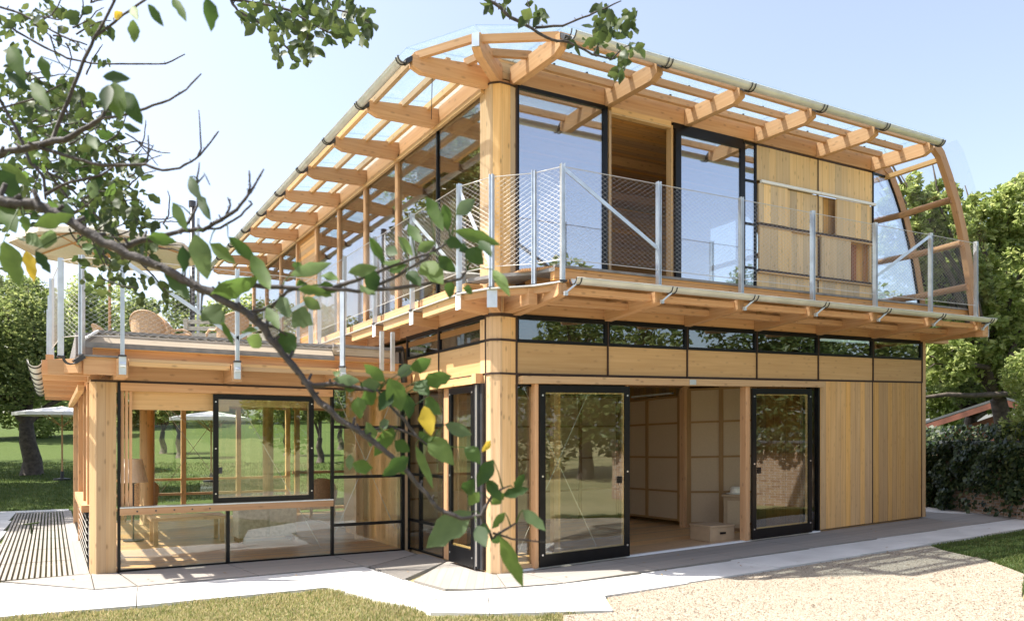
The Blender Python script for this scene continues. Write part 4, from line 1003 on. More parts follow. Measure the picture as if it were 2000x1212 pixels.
for sx in (-.7, .7):
    for yy in (-.18, .2): LB(B().box(sx-.035, sx+.035, yy-.03, yy+.03, 0, .9 if yy > 0 else .40), 'leg', 'pale_stone', t)
x, y, _ = W(-6.55, 15.9); t = empty('flue_pipe', (x, y, 2.88), 'slim dark steel flue rising from the roof terrace behind the chairs', 'flue')
LB(B().tube([(0, 0, 0), (0, 0, 3.55)], .05, 16), 'pipe', 'dark_steel', t, smooth=True); LB(B().tube([(0, 0, 3.5), (0, 0, 3.62)], .07, 16), 'cap', 'dark_steel', t); LB(B().tube([(.12, .05, 0), (.12, .05, 3.3)], .03, 10), 'stay', 'galvanised', t)
# indoors
x, y, _ = W(-6.0, 12.3); t = empty('floor_lamp', (x, y, .012), 'floor lamp with a cream cone shade inside the wing by the left window', 'lamp')
m = B(); lathe(m, [(.215, .93), (.13, 1.30)], n=28); lathe(m, [(.13, 1.30), (.21, .93)], n=28); LB(m, 'lamp_shade', 'cream_cloth', t, smooth=True); LB(B().tube([(0, 0, .03), (0, 0, 1.2)], .012, 8), 'stand', 'dark_steel', t)
m = B(); lathe(m, [(0, 0), (.15, 0), (.15, .02), (0, .03)]); LB(m, 'base', 'dark_steel', t)
x, y, _ = W(-7.25, 15.2); copy_tree(c0, (x, y, .012), R(190), label='wicker armchair indoors behind the cone shaded floor lamp'); bpy.context.view_layer.update()
x, y, _ = W(-3.95, 16.2); copy_tree(c0, (x, y, .012), R(160), label='wicker armchair indoors between the black window frames of the wing')
for o in bpy.data.objects:
    if o.get('category') == 'chair' and 'indoors' in o.get('label', ''): o['group'] = 'wicker armchairs indoors'
x, y, _ = W(-5.15, 12.3); t = empty('low_table', (x, y, .012), 'low wooden table on the sunlit floor inside the wing', 'table', rz=R(0))
LB(B().box(-.55, .55, -.32, .32, .36, .41), 'tabletop', 'spruce_column', t, bevel=.006)
for sx in (-.48, .48):
    for yy in (-.26, .26): LB(B().box(sx-.03, sx+.03, yy-.03, yy+.03, 0, .36), 'leg', 'spruce_column', t)
x, y, _ = W(-3.95, 12.4); t = empty('sideboard', (x, y, .012), 'low grey green sideboard standing inside the wing behind the ledge', 'sideboard', rz=R(0))
LB(B().box(-.45, .45, -.22, .22, .08, .66), 'carcass', 'pale_stone', t, bevel=.006); 
for sx in (-.225, .225): LB(B().box(sx-.21, sx+.21, -.24, -.221, .10, .64), 'door', 'pale_stone', t, bevel=.004)
for sx in (-.4, .4): LB(B().box(sx-.03, sx+.03, -.2, .2, 0, .08), 'foot', 'dark_interior', t)
def storage_box(loc, sx, sy, sz, label, hole=True, rz=0):
    t = empty('storage_box', loc, label, 'box', rz=rz)
    LB(B().box(-sx/2, sx/2, -sy/2, sy/2, 0, sz*.86), 'box_body', 'cardboard', t, bevel=.006); LB(B().box(-sx/2-.008, sx/2+.008, -sy/2-.008, sy/2+.008, sz*.86, sz), 'lid', 'cardboard', t, bevel=.006)
    if hole: LB(B().box(-.06, .06, -sy/2-.012, -sy/2-.009, sz*.45, sz*.58), 'hand_hole', 'black_frame', t)
    return t
storage_box((4.02, .40, .012), .50, .42, .24, 'wide pale storage box with a hand hole just inside the open doorway')
t = empty('side_cabinet', (5.12, .95, .012), 'narrow pale cabinet in the corner behind the storage box, hat on top', 'cabinet', rz=R(-50))
LB(B().box(-.19, .19, -.17, .17, .06, .56), 'carcass', 'cardboard', t); LB(B().box(-.22, .22, -.20, .20, .56, .60), 'top', 'cardboard', t, bevel=.004); LB(B().box(-.13, .13, -.182, -.171, .12, .50), 'door', 'rice_paper', t); LB(B().box(-.19, .19, -.17, .17, 0, .06), 'plinth', 'dark_interior', t)
m = B(); lathe(m, [(.16, .0), (.16, .008), (.10, .02), (.095, .09), (.07, .115), (0, .11)], n=24); o = m.build('straw_hat', 'hat_straw', None, shear=False, smooth=True)
o.location = (5.12, .95, .615+rise(5.12, .95)); o['label'] = 'pale straw hat lying on the narrow cabinet indoors'; o['category'] = 'hat'
x, y, _ = W(-8.3, 13.4); t = empty('garden_tap', (x, y, -.03), 'small green garden tap post beside the paving at the far left', 'tap')
LB(B().tube([(0, 0, 0), (0, 0, .20)], .014, 8), 'post', 'leaf_dark', t); LB(B().tube([(-.10, 0, .19), (.12, .02, .21)], .012, 8), 'spout', 'leaf_dark', t)

# ================================================================== TREES
def leafcloud(clumps, n, size, seed, gap=.15, squash=1.0, shell=.55, droop=0):
    rn = random.Random(seed); vs, fs = [], []; wts = [c[1]*c[1]*(c[2] if len(c) > 2 else 1) for c in clumps]; k = 0; tries = 0
    while k < n and tries < n*6:
        tries += 1; c = rn.choices(clumps, wts)[0]; C0, rr = c[0], c[1]
        d = Vector((rn.gauss(0, 1), rn.gauss(0, 1), rn.gauss(0, 1))).normalized(); q = d*(rr*(shell+(1-shell)*rn.random()**.7) if rn.random() < .75 else rr*rn.random())
        q.z *= squash; p = C0+q
        nv = noise.noise(p*(1.6/max(.5, rr*.6)))+.6*noise.noise(p*(4.2/max(.5, rr*.6)))
        if nv < gap-rn.random()*.25: continue
        k += 1; s = size*rn.uniform(.6, 1.35)
        a = Vector((rn.gauss(0, 1), rn.gauss(0, 1), rn.gauss(0, .6)-droop)).normalized(); b = a.cross(Vector((rn.gauss(0, 1), rn.gauss(0, 1), rn.gauss(0, 1)))).normalized(); i = len(vs)
        nn = a.cross(b)*s*.12
        vs += [tuple(p-a*s*.5), tuple(p+b*s*.27+nn), tuple(p+a*s*.5), tuple(p-b*s*.27+nn)]; fs.append((i, i+1, i+2)); fs.append((i, i+2, i+3))
    return vs, fs
def meshobj(name, vs, fs, mat, par=None, smooth=False):
    me = bpy.data.meshes.new(name); me.from_pydata(vs, [], fs); me.materials.append(MAT[mat])
    if smooth: me.shade_smooth()
    o = bpy.data.objects.new(name, me); sc.collection.objects.link(o)
    if par: o.parent = par
    return o
def tree(name, base, clumps, n, size, mat, label, seed, tr=.16, group=None, gap=.12, cat='tree', height=None, droop=0, branches=True):
    bx_, by_, bz_ = base; bz = bz_+rise(bx_, by_)+terrain(bx_, by_)-.08
    t = bpy.data.objects.new(name, None); sc.collection.objects.link(t); t['label'] = label; t['category'] = cat
    if group: t['group'] = group
    C0 = Vector((bx_, by_, bz)); t.location = C0
    cl = [(c[0]-C0, *c[1:]) for c in clumps]
    top = sum((c[0] for c in cl), Vector())/len(cl); rn = random.Random(seed); m = B()
    fork = Vector((top.x*.35, top.y*.35, max(1.0, top.z*.42)))
    m.tube([(0, 0, 0), (fork.x*.15+.05, fork.y*.2, fork.z*.3), (fork.x*.5-.04, fork.y*.5+.04, fork.z*.65), fork], [tr*1.35, tr*1.05, tr*.92, tr*.8], 12)
    if branches:
        for c in cl:
            e = c[0]; mid = fork.lerp(e, .5)+Vector((rn.uniform(-.3, .3), rn.uniform(-.3, .3), rn.uniform(0, .4))); m.tube([fork, mid, e, e+(e-mid)*.4], [tr*.5, tr*.3, tr*.15, tr*.05], 7)
            for _ in range(3):
                q = e+Vector((rn.uniform(-1, 1), rn.uniform(-1, 1), rn.uniform(-.7, .8)))*c[1]*.8; m.tube([mid.lerp(e, rn.random()), e.lerp(q, .5), q], [tr*.16, tr*.09, tr*.03], 5)
    m.build('trunk', 'bark', t, shear=False, smooth=True)
    vs, fs = leafcloud(cl, n, size, seed, gap, droop=droop); meshobj('crown', vs, fs, mat, t)
    return t
def CL(lst, dz=0): return [(PV(u, v, Z)+Vector((0, 0, 0)), r/FPX*Z) for u, v, Z, r in lst]
def gp(u, Z): x, y, _ = W((u-1000)/FPX*Z, Z); return (x, y, 0)
# right of the house
tree('walnut_tree', gp(1990, 17.5), CL([(1745, 400, 16.5, 28), (1785, 500, 17, 50), (1748, 470, 17, 34), (1835, 390, 16.5, 40), (1765, 365, 16, 34), (1800, 410, 16, 38), (1850, 440, 16, 50), (1905, 430, 17, 52), (1965, 420, 17, 60), (2050, 410, 17, 95), (1870, 540, 17, 75), (1960, 560, 17, 90), (1900, 660, 17, 75), (1840, 700, 16.5, 60), (1985, 690, 17, 85), (2080, 600, 18, 120), (1800, 480, 17, 50), (1760, 440, 17, 30)]), 36000, .145, 'leaf_bright', 'big sunlit tree with bright green leaves behind the right end of the balcony', 11, .20, gap=.27, droop=.5)
tree('walnut_tree', gp(1900, 23), CL([(1790, 540, 22, 60), (1850, 600, 23, 80), (1930, 520, 23, 80), (1960, 640, 23, 90), (1830, 700, 22, 70), (1780, 640, 23, 60), (2030, 560, 23, 100), (1880, 740, 22, 50), (1960, 760, 22, 50)]), 22000, .17, 'leaf_mid', 'darker tree standing behind the bright tree at the right', 12, .2, gap=.12)
tree('willow_tree', gp(1860, 33), CL([(1830, 740, 32, 60), (1900, 720, 33, 70), (1960, 760, 33, 60), (1850, 800, 32, 40), (2040, 740, 33, 80), (1760, 700, 33, 60)]), 16000, .24, 'leaf_willow', 'pale yellow green willow far behind the brick wall', 13, .25, gap=-.1, droop=1.2)
tree('shrub_tree', gp(2060, 13.5), CL([(2010, 730, 13.5, 50), (2060, 800, 13, 70), (1990, 830, 13.5, 35), (2050, 900, 13, 50)]), 5000, .10, 'leaf_bright', 'leafy shrub at the right edge in front of the brick wall', 14, .05, gap=.0, cat='shrub')
_o = bpy.data.objects['walnut_tree']; mm = B(); q0 = _o.location
mm.tube([PV(2040, 700, 16.6)-q0, PV(1975, 768, 16.4)-q0, PV(1900, 772, 16.2)-q0, PV(1850, 770, 16.0)-q0, PV(1800, 776, 15.9)-q0], [.09, .07, .055, .05, .03], 8); mm.tube([PV(1985, 760, 16.5)-q0, PV(1975, 690, 16.5)-q0, PV(1990, 640, 16.6)-q0], [.09, .07, .05], 8)
mm.build('limb', 'bark', _o, shear=False, smooth=True)
# brick boundary wall with ivy
WA, WB = Vector((14.6, 7.7, 0)), Vector((6.9, -6.6, 0)); wd = (WB-WA).normalized(); wn = Vector((wd.y, -wd.x, 0))
if wn.x > 0: wn = -wn
m = B(); N_ = 16
for i in range(N_):
    a, b = WA.lerp(WB, i/N_), WA.lerp(WB, (i+1)/N_); m.bar((a.x, a.y, .60), (b.x, b.y, .60), .24, 1.35)
o = m.build('brick_wall', 'old_brick'); o['label'] = 'old brick garden wall overgrown with ivy beyond the right end of the house'; o['category'] = 'wall'
m = B(); 
for i in range(N_):
    a, b = WA.lerp(WB, i/N_), WA.lerp(WB, (i+1)/N_); m.bar((a.x, a.y, 1.30), (b.x, b.y, 1.30), .30, .05)
o2 = m.build('wall_coping', 'roof_metal', o)
def ivy(t0, t1, n, seed, lift, label, skip=None):
    rn = random.Random(seed); vs, fs = [], []
    for _ in range(n):
        t = rn.uniform(t0, t1); z = rn.uniform(.02, 1.62)
        p = WA.lerp(WB, t); nz = noise.noise((t*40, z*2.2, seed)); depth = .16+.22*rn.random()*(.8+nz)+.10*nz
        if z > 1.30+.2*noise.noise((t*60, 1, 2)): 
            if rn.random() < .6: continue
        if skip and skip(t, z, rn): continue
        if z > 1.27: depth = rn.uniform(-.3, .3)
        p = p+wn*depth; x, y, z = p.x, p.y, z+rise(p.x, p.y); p = Vector((x, y, z)); s = rn.uniform(.05, .11)
        nn = (wn+Vector((rn.gauss(0, .45), rn.gauss(0, .45), rn.gauss(.35, .4)))).normalized(); a = nn.cross(Vector((rn.gauss(0, 1), rn.gauss(0, 1), rn.gauss(0, 1)))).normalized(); b = nn.cross(a); i = len(vs)
        vs += [tuple(p-a*s*.5), tuple(p+b*s*.45-a*s*.1), tuple(p+a*s*.6), tuple(p-b*s*.45-a*s*.1)]; fs += [(i, i+1, i+2), (i, i+2, i+3)]
    o = meshobj('ivy', vs, fs, 'leaf_ivy'); o['label'] = label; o['category'] = 'ivy'; return o
ivy(.0, .64, 30000, 3, 0, 'dark glossy ivy covering the brick wall at the right', lambda t, z, r: t > .52 and z < .42+.3*noise.noise((t*30, 0, 0)) and r.random() < .9)
o = ivy(.64, 1.0, 9000, 4, 0, 'ivy trailing over the top of the brick wall nearest the gravel', lambda t, z, r: z < 1.1)
# red roofed shed behind the wall
x, y, _ = W(12.9, 20.5); t = empty('garden_shed', (x, y, -.20), 'garden shed with a sloping red tiled roof behind the ivy wall', 'shed', rz=R(-61))
LB(B().box(-1.9, 1.9, -1, 1.4, 0, 1.55), 'shed_wall', 'red_timber', t)
m = B(); m.prof([(-2.4, 1.60), (.0, 2.45), (2.4, 1.60), (2.4, 1.66), (0, 2.51), (-2.4, 1.66)], -1.3, 1.6); LB(m, 'roof', 'roof_metal', t)
m = B(); m.prof([(-2.36, 1.44), (.0, 2.29), (2.36, 1.44), (2.36, 1.59), (0, 2.44), (-2.36, 1.59)], -1.31, -1.2); LB(m, 'verge_board', 'red_roof_tile', t)
m = B(); m.prof([(-2.0, 1.3), (.0, 2.1), (2.0, 1.3)], -1.1, -1.02); LB(m, 'gable', 'red_roof_tile', t)

# left: orchard tree with thick trunk, then the wood edge
def ground_at(u, Z): x, y, _ = W((u-1000)/FPX*Z, Z); return x, y
tree('apple_tree', gp(62, 26), CL([(20, 650, 26, 90), (-60, 690, 26, 100), (70, 720, 26, 70), (-10, 760, 25, 60), (120, 690, 27, 60), (-120, 640, 26, 110), (60, 600, 27, 60), (160, 760, 27, 35)]), 20000, .17, 'leaf_mid', 'old orchard tree with a thick leaning trunk on the lawn at the left', 21, .27, gap=.0)
rows = [(-60, 42, 560, 120, 'leaf_mid'), (60, 45, 575, 100, 'leaf_bright'), (150, 52, 590, 90, 'leaf_mid'), (215, 60, 560, 95, 'leaf_bright'), (300, 55, 600, 80, 'leaf_mid'), (385, 64, 585, 75, 'leaf_mid'), (460, 60, 600, 70, 'leaf_bright'), (545, 66, 600, 80, 'leaf_mid'), (620, 70, 640, 70, 'leaf_dark'), (700, 68, 640, 80, 'leaf_mid'), (790, 72, 650, 80, 'leaf_dark')]
desc = ['tall mid green tree at the far left edge of the orchard', 'sunlit tree behind the thick orchard trunk', 'mid green tree behind the left corner of the roof terrace', 'slender pale green tree behind the terrace parasol pole', 'bushy tree behind the wicker armchairs', 'far tree behind the steel flue', 'bright far tree right of the steel flue', 'mid green far tree behind the terrace railing brace', 'dark far tree seen through the glazed wing', 'far tree seen through the black framed wing window', 'dark far tree hidden mostly by the corner of the house']
for i, ((u, Z, top, r, mt), de) in enumerate(zip(rows, desc)):
    rn = random.Random(40+i); c = []
    for k in range(9):
        vv = top+(k/8)*(800-top); c.append((u+rn.uniform(-1, 1)*r*.6, vv+rn.uniform(-10, 10), Z+rn.uniform(-1.5, 1.5), r*rn.uniform(.4, .65)*(1 if k else .6)))
    tree('orchard_tree', gp(u, Z), CL(c), 9000, .34, mt, de, 50+i, .22, group='trees at the edge of the orchard', gap=-.02, branches=False)
# small orchard trunks seen through the wing
for i, (u, Z, de) in enumerate([(318, 34, 'young orchard tree left of the round column, seen through the wing'), (350, 32, 'young orchard tree right of the round column, seen through the wing'), (560, 33, 'young orchard tree seen through the black framed sliding window'), (625, 30, 'young orchard tree seen right of the sliding window'), (665, 36, 'young orchard tree seen through the window next to the partition')]):
    tree('young_apple_tree', gp(u, Z), CL([(u-12, 800, Z, 28), (u+14, 790, Z, 30), (u, 770, Z, 28)]), 2500, .16, 'leaf_mid', de, 70+i, .12, group='young orchard trees behind the wing')
# trees and shrubs behind the photographer's right shoulder, mirrored in the glazing
for i, (x, y, hh, r, mt, de) in enumerate([(10, -12, 6, 3.0, 'leaf_mid', 'broad tree beyond the gravel, mirrored in the left sliding door'), (16, -10, 5.6, 3.0, 'leaf_dark', 'dark tree beyond the gravel, mirrored in the middle of the garden front'), (26, -12, 6.4, 3.6, 'leaf_mid', 'tall tree beyond the gravel, mirrored in the strip windows'), (4, -16, 6, 3.0, 'leaf_bright', 'pale tree beyond the gravel, mirrored near the corner column'), (17, -3, 6, 2.8, 'leaf_bright', 'bright tree behind the brick wall, mirrored in the right sliding door'), (30, -8, 7, 4, 'leaf_dark', 'far dark tree behind the brick wall, mirrored in the right windows')]):
    b = Vector((x, y, 0)); rn = random.Random(90+i)
    c = [(b+Vector((rn.uniform(-1, 1)*r*.6, rn.uniform(-1, 1)*r*.6, hh*.30+k*hh*.10)), r*rn.uniform(.4, .6)) for k in range(8)]
    tree('garden_tree', (x, y, 0), c, 9000, .24, mt, de, 95+i, .22, group='trees around the gravel yard', gap=.0)

for i, (x, y, hh, r, mt, de) in enumerate([(-8.9, 19.5, 17, 3.0, 'leaf_mid', 'tall narrow tree nearest the lawn on the left, mirrored in the upper west windows'), (-12.4, 14.2, 15, 3.2, 'leaf_bright', 'tall pale tree left of the grating path, mirrored beside the upper corner column'), (-13.5, 21, 18, 4, 'leaf_mid', 'tallest tree in the second row left of the lawn'), (-15, 31, 17, 4.5, 'leaf_bright', 'tall tree farthest out on the left, mirrored in the far upper windows')]):
    b = Vector((x, y, 0)); rn = random.Random(190+i)
    c = [(b+Vector((rn.uniform(-1, 1)*r*.5, rn.uniform(-1, 1)*r*.5, hh*.25+k*hh*.08)), r*rn.uniform(.4, .6)) for k in range(9)]
    tree('garden_tree', (x, y, 0), c, 9000, .32, mt, de, 195+i, .25, group='tall trees left of the lawn', gap=.0)

# ================================================================== APPLE TREE REACHING INTO THE VIEW
tx, ty, _ = W(-4.1, 3.0); AT = bpy.data.objects.new('apple_tree', None); sc.collection.objects.link(AT)
AT['label'] = 'apple tree whose leafy branches reach across the front of the house'; AT['category'] = 'tree'
m = B(); T0 = Vector((tx, ty, -.1)); T1 = Vector((*W(-3.9, 3.0)[:2], 1.5)); T2 = Vector((*W(-3.7, 3.1)[:2], 2.3)); T3 = Vector((*W(-3.4, 3.6)[:2], 3.6)); T4 = Vector((*W(-2.6, 4.2)[:2], 4.6)); T5 = Vector((*W(-1.5, 4.4)[:2], 5.0)); T6 = Vector((*W(-.2, 4.6)[:2], 4.7))
m.tube([T0, T1, T2], [.20, .16, .13], 14); m.tube([T2, T3, T4, T5, T6], [.11, .08, .055, .04, .02], 10)
m.build('trunk', 'bark', AT, shear=False, smooth=True)
def px(pts, Z, w0, w1, dz=0.0):
    n = len(pts); P3, Rr = [], []
    for i, (u, v) in enumerate(pts):
        t = i/(n-1); z = Z+dz*t; P3.append(PV(u, v, z)); Rr.append((w0+(w1-w0)*t)/2/FPX*z)
    return P3, Rr
limb_pts = []
def limb(pts, Z, w0, w1, dz=0.0, name='limb', knob=True, start=None):
    P3, Rr = px(pts, Z, w0, w1, dz); Q, S = [], []
    for i in range(len(P3)-1):
        for k in range(3):
            t = k/3; q = P3[i].lerp(P3[i+1], t)
            if i or k: q = q+Vector((random.uniform(-1, 1), random.uniform(-1, 1), random.uniform(-1, 1)))*Rr[i]*.35
            Q.append(q); S.append((Rr[i]+(Rr[i+1]-Rr[i])*t)*random.uniform(.9, 1.14))
    Q.append(P3[-1]); S.append(Rr[-1]*.8)
    if start is not None: Q.insert(0, start); S.insert(0, S[0]*1.5)
    m = B(); m.tube(Q, S, 8)
    if knob:
        for i in range(1, len(Q)-1):
            if random.random() < .55:
                d = Vector((random.uniform(-1, 1), random.uniform(-1, 1), random.uniform(-1, 1))).normalized(); m.tube([Q[i], Q[i]+d*S[i]*2.2+Vector((0, 0, S[i]))], [S[i]*.5, S[i]*.4], 5)
    limb_pts.extend(Q); return m.build(name, 'twig', AT, shear=False, smooth=True)
ZN = 1.95
limb([(-60, 392), (0, 393), (66, 399), (96, 411), (139, 432), (198, 472), (251, 498), (297, 515), (356, 545), (412, 571), (462, 601), (495, 620), (515, 644), (541, 680), (574, 713), (594, 743), (625, 784), (663, 818), (705, 843), (731, 865), (786, 911), (819, 949), (853, 991), (900, 1012), (940, 1006), (950, 985)], ZN, 22, 7, -.05, start=T1)
limb([(412, 571), (440, 563), (500, 558), (549, 561), (632, 563), (698, 569), (780, 561), (863, 551), (899, 545), (912, 528)], ZN, 11, 5, .0)
limb([(650, 562), (698, 545), (751, 525), (797, 508), (846, 492), (880, 470)], ZN, 8, 4); limb([(715, 566), (764, 545), (797, 525), (833, 505), (850, 480)], ZN, 7, 4)
limb([(590, 745), (616, 753), (657, 749), (695, 755), (730, 765)], ZN, 12, 7); limb([(810, 850), (791, 821), (774, 805), (748, 775), (735, 760)], ZN, 7, 4); limb([(705, 843), (760, 832), (810, 850), (850, 880)], ZN, 6, 4)
limb([(480, 612), (530, 600), (560, 570), (600, 555)], ZN, 8, 4); limb([(495, 625), (540, 640), (560, 655)], ZN, 7, 3)
limb([(940, 1006), (960, 1052), (975, 1040), (1008, 1020)], ZN, 7, 4); limb([(962, 1040), (1000, 1052), (1066, 1058)], ZN, 5, 3); limb([(950, 985), (965, 960), (990, 950)], ZN, 6, 3)
limb([(0, 302), (66, 284), (125, 271), (172, 247), (198, 231), (211, 205)], 2.3, 14, 7, start=T2); limb([(198, 231), (231, 228), (284, 211), (330, 195), (363, 175), (393, 144)], 2.3, 6, 3)
limb([(66, 286), (96, 294), (139, 307), (198, 323), (284, 322), (317, 333), (350, 328), (383, 310), (406, 284), (427, 256)], 2.3, 8, 3); limb([(385, 308), (393, 290), (388, 215)], 2.3, 4, 2.5); limb([(284, 322), (290, 297), (289, 264)], 2.3, 4, 3); limb([(289, 300), (300, 283)], 2.3, 3, 2)
limb([(102, 274), (132, 198), (162, 119), (185, 73), (224, 3), (235, -40)], 2.4, 8, 5); limb([(188, 70), (241, 30), (284, 0), (310, -20)], 2.4, 5, 4)
limb([(-30, 5), (0, 13), (40, 26), (83, 50), (125, 73), (170, 88)], 3.2, 5, 3); limb([(-30, 20), (0, 33), (33, 63), (86, 92), (132, 114), (182, 124), (264, 125), (323, 125), (361, 106)], 3.0, 5, 2.5)
limb([(-30, 205), (0, 212), (60, 195), (120, 165)], 2.6, 5, 3); limb([(0, 195), (40, 270), (60, 320), (86, 345), (89, 390)], 2.4, 7, 5); limb([(89, 380), (139, 355), (198, 343), (230, 320)], 2.4, 7, 3)
limb([(60, 320), (120, 350), (170, 400), (230, 470), (300, 540), (330, 575)], 3.0, 5, 3); limb([(96, 340), (160, 420), (180, 470), (205, 520)], 3.0, 4, 2.5)
limb([(236, 484), (281, 469), (330, 459), (356, 449), (396, 449), (432, 429), (462, 409), (485, 380), (495, 366), (515, 330)], 2.0, 12, 3.5); limb([(484, 382), (488, 363), (486, 333)], 2.0, 5, 3.5); limb([(440, 425), (450, 400), (444, 385)], 2.0, 5, 3); limb([(400, 447), (430, 446), (470, 420), (492, 398), (485, 392)], 2.0, 5, 3)
limb([(350, 456), (370, 432), (386, 400), (384, 360), (389, 317)], 2.0, 7, 3); limb([(384, 360), (400, 340), (410, 362)], 2.0, 3, 2); limb([(360, 560), (362, 520), (358, 480)], 2.0, 4, 2)
limb([(395, 560), (392, 610), (400, 625)], 2.0, 5, 2)
for u0, v0q, du, dv, n in ((0, 130, 200, 120, 16), (30, 250, 260, 170, 26), (120, 380, 200, 190, 16), (0, 0, 200, 90, 12)):
    for _ in range(n):
        a, b = u0+random.random()*du, v0q+random.random()*dv; pts = [(a, b)]; an = random.uniform(-.9, 1.3)
        for k in range(4): an += random.uniform(-.5, .5); l = random.uniform(12, 26); a += math.cos(an)*l; b += math.sin(an)*l; pts.append((a, b))
        limb(pts, random.uniform(2.6, 3.4), 3.4, 1.6, name='twig')
# upper sprays, further from the camera
ZK = 4.3
limb([(440, -60), (450, 0), (466, 23), (515, 50), (548, 83), (575, 106)], ZK, 6, 3, start=T4); limb([(455, 0), (509, 7), (565, 20), (605, 43), (631, 59), (664, 73), (697, 63)], ZK, 5, 2.5); limb([(620, -50), (640, 5), (660, 20), (700, 30), (722, 45)], ZK, 4, 2.5, start=T5); limb([(605, 43), (600, 75), (595, 100)], ZK, 3, 2)
limb([(900, -40), (930, -10), (966, 7), (999, 36), (1039, 56), (1078, 79), (1111, 82), (1157, 106), (1197, 116)], ZK, 8, 3.5, start=T6); limb([(1045, 54), (1098, 50), (1138, 35), (1174, 20), (1213, 2)], ZK, 5, 2.5); limb([(1032, 50), (1036, 25), (1030, 0)], ZK, 3, 2); limb([(1160, 105), (1172, 80), (1178, 40)], ZK, 3, 2); limb([(1195, 116), (1215, 95), (1235, 85)], ZK, 3, 2)
def leafmesh(lst, name, mat, par=AT):
    """broad apple leaves: (base, tip, half width, roll)"""
    vs, fs = [], []
    prof = [0, .55, .88, 1.0, .95, .78, .45, 0]
    for base, tip, hw, roll in lst:
        d = tip-base; L = d.length
        if L < 1e-4: continue
        d.normalize(); toc = (CAM-base).normalized(); side = d.cross(toc).normalized(); nrm = side.cross(d).normalized()
        side = (side*math.cos(roll)+nrm*math.sin(roll)).normalized(); nrm = side.cross(d).normalized(); n = len(prof); i0 = len(vs); cur = random.uniform(-.18, .22); wob = random.random()*9
        for k, q in enumerate(prof):
            t = k/(n-1); c = base+d*L*t+nrm*L*cur*(t*t-t)*1.6-Vector((0, 0, 1))*L*.05*t*t
            wl = hw*q*(1+.38*noise.noise((wob, t*8, 0))); wr = hw*q*(1+.38*noise.noise((wob+5, t*8, 0))); fold = .30+.5*noise.noise((wob, t*3, 4))
            vs += [tuple(c-side*wl+nrm*wl*fold), tuple(c), tuple(c+side*wr+nrm*wr*fold)]
        for k in range(n-1):
            a = i0+k*3; fs += [(a, a+1, a+4, a+3), (a+1, a+2, a+5, a+4)]
    return meshobj(name, vs, fs, mat, par, smooth=True)
near = [(20, 90, 50, 155, 30), (80, 110, 95, 160, 18), (200, 150, 255, 150, 20), (222, 160, 236, 232, 36), (240, 178, 278, 240, 34), (212, 165, 205, 215, 22), (240, 245, 276, 252, 16), (260, 38, 262, 82, 20), (257, 12, 270, 38, 16), (288, 8, 320, 50, 18), (336, -5, 364, 40, 17), (404, -5, 412, 60, 26), (-5, 318, 66, 362, 24), (0, 330, 35, 392, 34), (7, 470, 38, 556, 36), (69, 489, 99, 532, 18), (-2, 398, 32, 452, 36), (46, 420, 52, 452, 18), (66, 441, 147, 414, 24), (50, 456, 86, 482, 22), (170, 262, 190, 290, 18), (10, 140, 60, 175, 18), (60, 160, 100, 215, 24),
 (287, 462, 345, 470, 22), (337, 396, 366, 449, 20), (370, 345, 395, 392, 20), (388, 380, 412, 428, 18), (380, 456, 405, 542, 38), (409, 475, 460, 512, 22), (445, 462, 505, 512, 24), (490, 495, 528, 562, 28), (409, 577, 507, 535, 36), (320, 525, 372, 580, 28), (356, 480, 360, 530, 22), (398, 600, 438, 632, 42), (432, 627, 456, 672, 12),
 (566, 538, 648, 508, 26), (582, 565, 638, 566, 18), (680, 532, 738, 518, 22), (721, 462, 751, 512, 18), (760, 530, 795, 515, 20), (777, 462, 807, 497, 18), (833, 384, 866, 448, 24), (866, 398, 874, 450, 22), (890, 420, 927, 386, 24), (886, 450, 978, 474, 24), (797, 436, 822, 472, 20), (815, 490, 850, 470, 20), (908, 488, 944, 515, 34), (823, 513, 866, 552, 38), (795, 530, 822, 557, 24), (962, 526, 996, 576, 20), (870, 470, 905, 480, 22), (855, 500, 890, 530, 26), (935, 470, 960, 500, 20),
 (548, 645, 572, 692, 38), (570, 610, 612, 632, 38), (592, 582, 627, 602, 22), (545, 580, 566, 618, 28), (520, 600, 545, 640, 22), (600, 560, 650, 575, 20),
 (703, 745, 649, 737, 20), (752, 745, 710, 708, 22), (760, 738, 784, 800, 36), (775, 732, 812, 712, 22), (800, 722, 842, 697, 28), (826, 748, 882, 730, 30), (812, 745, 838, 770, 28), (830, 778, 862, 806, 28), (735, 765, 702, 786, 28), (745, 750, 700, 752, 26), (765, 760, 740, 800, 26), (795, 770, 800, 815, 24),
 (769, 833, 730, 888, 28), (798, 892, 746, 926, 28), (811, 869, 846, 950, 18), (836, 852, 887, 905, 36), (868, 828, 922, 846, 24), (908, 873, 938, 905, 26), (963, 897, 932, 948, 28), (950, 936, 978, 976, 24), (921, 998, 832, 1064, 50), (930, 1025, 950, 1066, 26), (976, 1046, 1022, 1141, 28), (980, 968, 1033, 950, 20), (1005, 955, 1024, 922, 16), (1020, 995, 1066, 1033, 22), (960, 985, 985, 960, 18), (935, 960, 915, 985, 22), (770, 860, 800, 880, 24), (985, 1000, 960, 1030, 16)]
L_ = []
for (u0, v0_, u1, v1, wpx) in near:
    Z = ZN if u0 > 130 or v0_ > 380 else 2.3
    Z += random.uniform(-.08, .04); L_.append((PV(u0, v0_, Z), PV(u1, v1, Z-random.uniform(-.02, .05)), wpx/2/FPX*Z*1.08, random.uniform(-.45, .45)))
